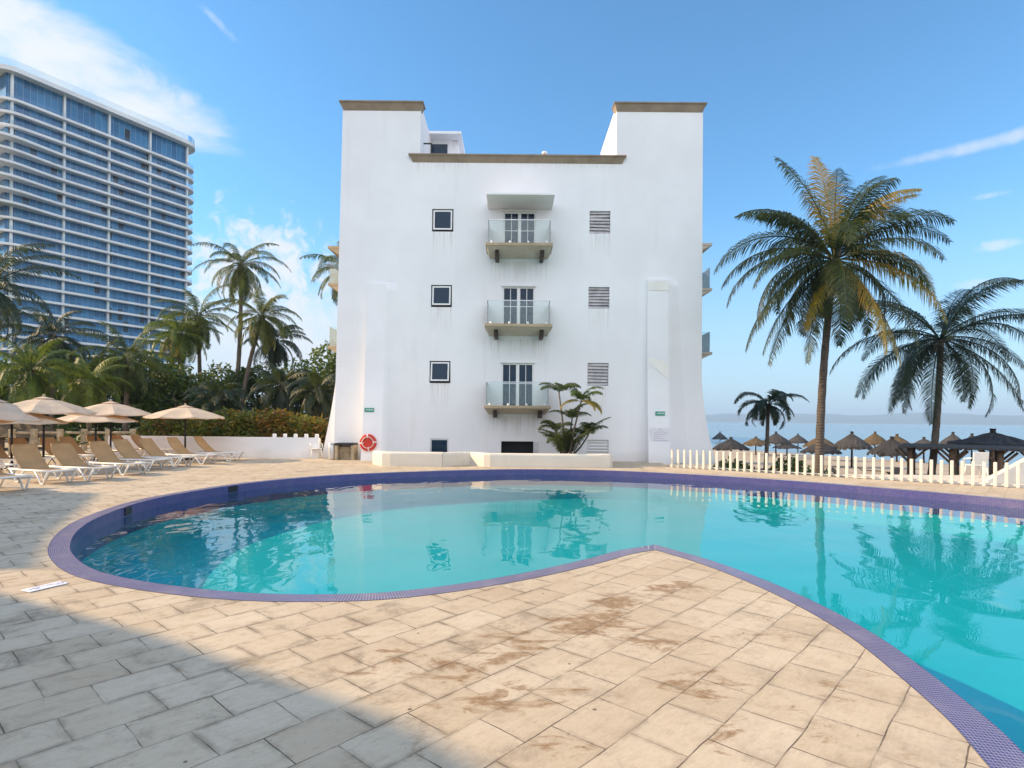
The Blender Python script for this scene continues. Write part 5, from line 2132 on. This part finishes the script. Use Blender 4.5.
for a, b in zip(po[:-2], po[1:-2]):
    mb.quad([(a[0], a[1] + .3, ZTOPGL + 1.1), (b[0], b[1] + .3, ZTOPGL + 1.1), (b[0], b[1] + .3, ZTOPGL + 2.9), (a[0], a[1] + .3, ZTOPGL + 2.9)])
mb.build('roof_balustrade', glass_mat("roof_glass", (0.86, 0.93, 0.93), 0.02, 0.2, (.6, .7, .7)), tower)
for px in (9.5, 62, 107, 148, 185):
    # intersection of the sight line with the facade line
    d = ray(px, 300)
    # left_end + s*ux = t*d
    det = ux.x * (-d.y) - ux.y * (-d.x)
    s_ = ((-left_end.x) * (-d.y) - (-left_end.y) * (-d.x)) / det
    mb = MB()
    mb.bx(s_ - .25, s_ + .25, -0.75, .02, 0, ZTOPGL - .03)
    mb.build('pier', M_towerwhite, tower)

# ------------------------------------------------------------------ unseen wings added left of the deck to cast shade on the paving
hs = Vector((SDIR.x, SDIR.y, 0)).normalized()
tanel = math.tan(SUN_EL)


def wing(label, shade, t_, far):
    """an added, unseen flat-roofed wing whose roof outline throws its shade on the ground outline 'shade' (px)"""
    pts = [G(*p) + hs * t_ for p in shade] + [Vector(p) for p in far]
    h_ = t_ * tanel
    o = thing('shade_wing', label, 'building', (pts[0].x, pts[0].y, 0), 0, 'added shade-casting wings left of the deck')
    loc = [(p.x - pts[0].x, p.y - pts[0].y) for p in pts]
    mb = MB()
    mb.prism(loc, 0, h_ - .3)
    mb.build('wall', M_stucco, o)
    mb = MB()
    mb.prism(loc, h_ - .298, h_)
    mb.build('cornice', M_cornice, o)
    for a, b in zip(loc[:len(shade)], loc[1:len(shade)]):
        a, b = Vector((*a, 0)), Vector((*b, 0))
        d = (b - a)
        if d.length < 1.8:
            continue
        ang = math.atan2(d.y, d.x)
        for fl_ in range(int(h_ // 3)):
            mb = MB()
            mb.box((0, 0, 0), (1.1, .06, 1.3))
            wn_ = mb.build('window', M_glass, o, a.lerp(b, .5) + Vector((0, 0, 1.7 + 3 * fl_)))
            wn_.rotation_euler = (0, 0, ang)
    return o


wing('added white wing casting shade on the near deck, outside the photo', [(-60, 577), (164, 637), (390, 716), (478, 763), (560, 850)], 16.0, [(-20, -10), (-34, -10), (-34, 6)])
wing('added white wing casting shade on the deck by the sun loungers, outside the photo', [(-160, 573), (40, 569), (50, 538), (100, 493)], 22.0, [(-40, 14.5), (-40, 9)])

# ------------------------------------------------------------------ small things on the deck
g0, g1 = G(25, 592), G(64, 583)
md = (g0 + g1) / 2
an = math.atan2(g1.y - g0.y, g1.x - g0.x)
dm = thing('depth_marker', 'white tile strip with faded blue marks set in the paving near the pool', 'deck marker', (md.x, md.y, .004), an)
mb = MB()
Lm = (g1 - g0).length
mb.box((0, 0, .004), (Lm, .15, .008), bevel=.002)
mb.build('tile', M_paper, dm)
mb = MB()
rg = random.Random(2)
for k in range(4):
    x0 = -Lm / 2 + Lm * (k + .5) / 4
    for q in range(5):
        mb.box((x0 + rg.uniform(-.05, .05), rg.uniform(-.03, .03), .0095), (rg.uniform(.02, .05), .012, .002), Matrix.Rotation(rg.uniform(0, 3), 3, 'Z'))
mb.build('lettering', M_ink, dm)
# skimmer mouths in the pool wall
for (px, py, lab) in ((135, 510, 'dark skimmer opening in the blue pool wall, nearest the left end'), (237, 489, 'dark skimmer opening in the blue pool wall near the far left')):
    g = G(px, py, -.06)
    i_ = min(range(NL), key=lambda k: (inner[k] - Vector((g.x, g.y, 0))).length)
    p = inner[i_]
    tdir = (inner[(i_ + 1) % NL] - inner[i_ - 1]).normalized()
    o = thing('pool_skimmer', lab, 'skimmer', (p.x, p.y, -.095), math.atan2(tdir.y, tdir.x), 'skimmer openings in the pool wall')
    mb = MB()
    mb.box((0, 0, 0), (.30, .05, .15), bevel=.006)
    mb.build('mouth', M_black, o)
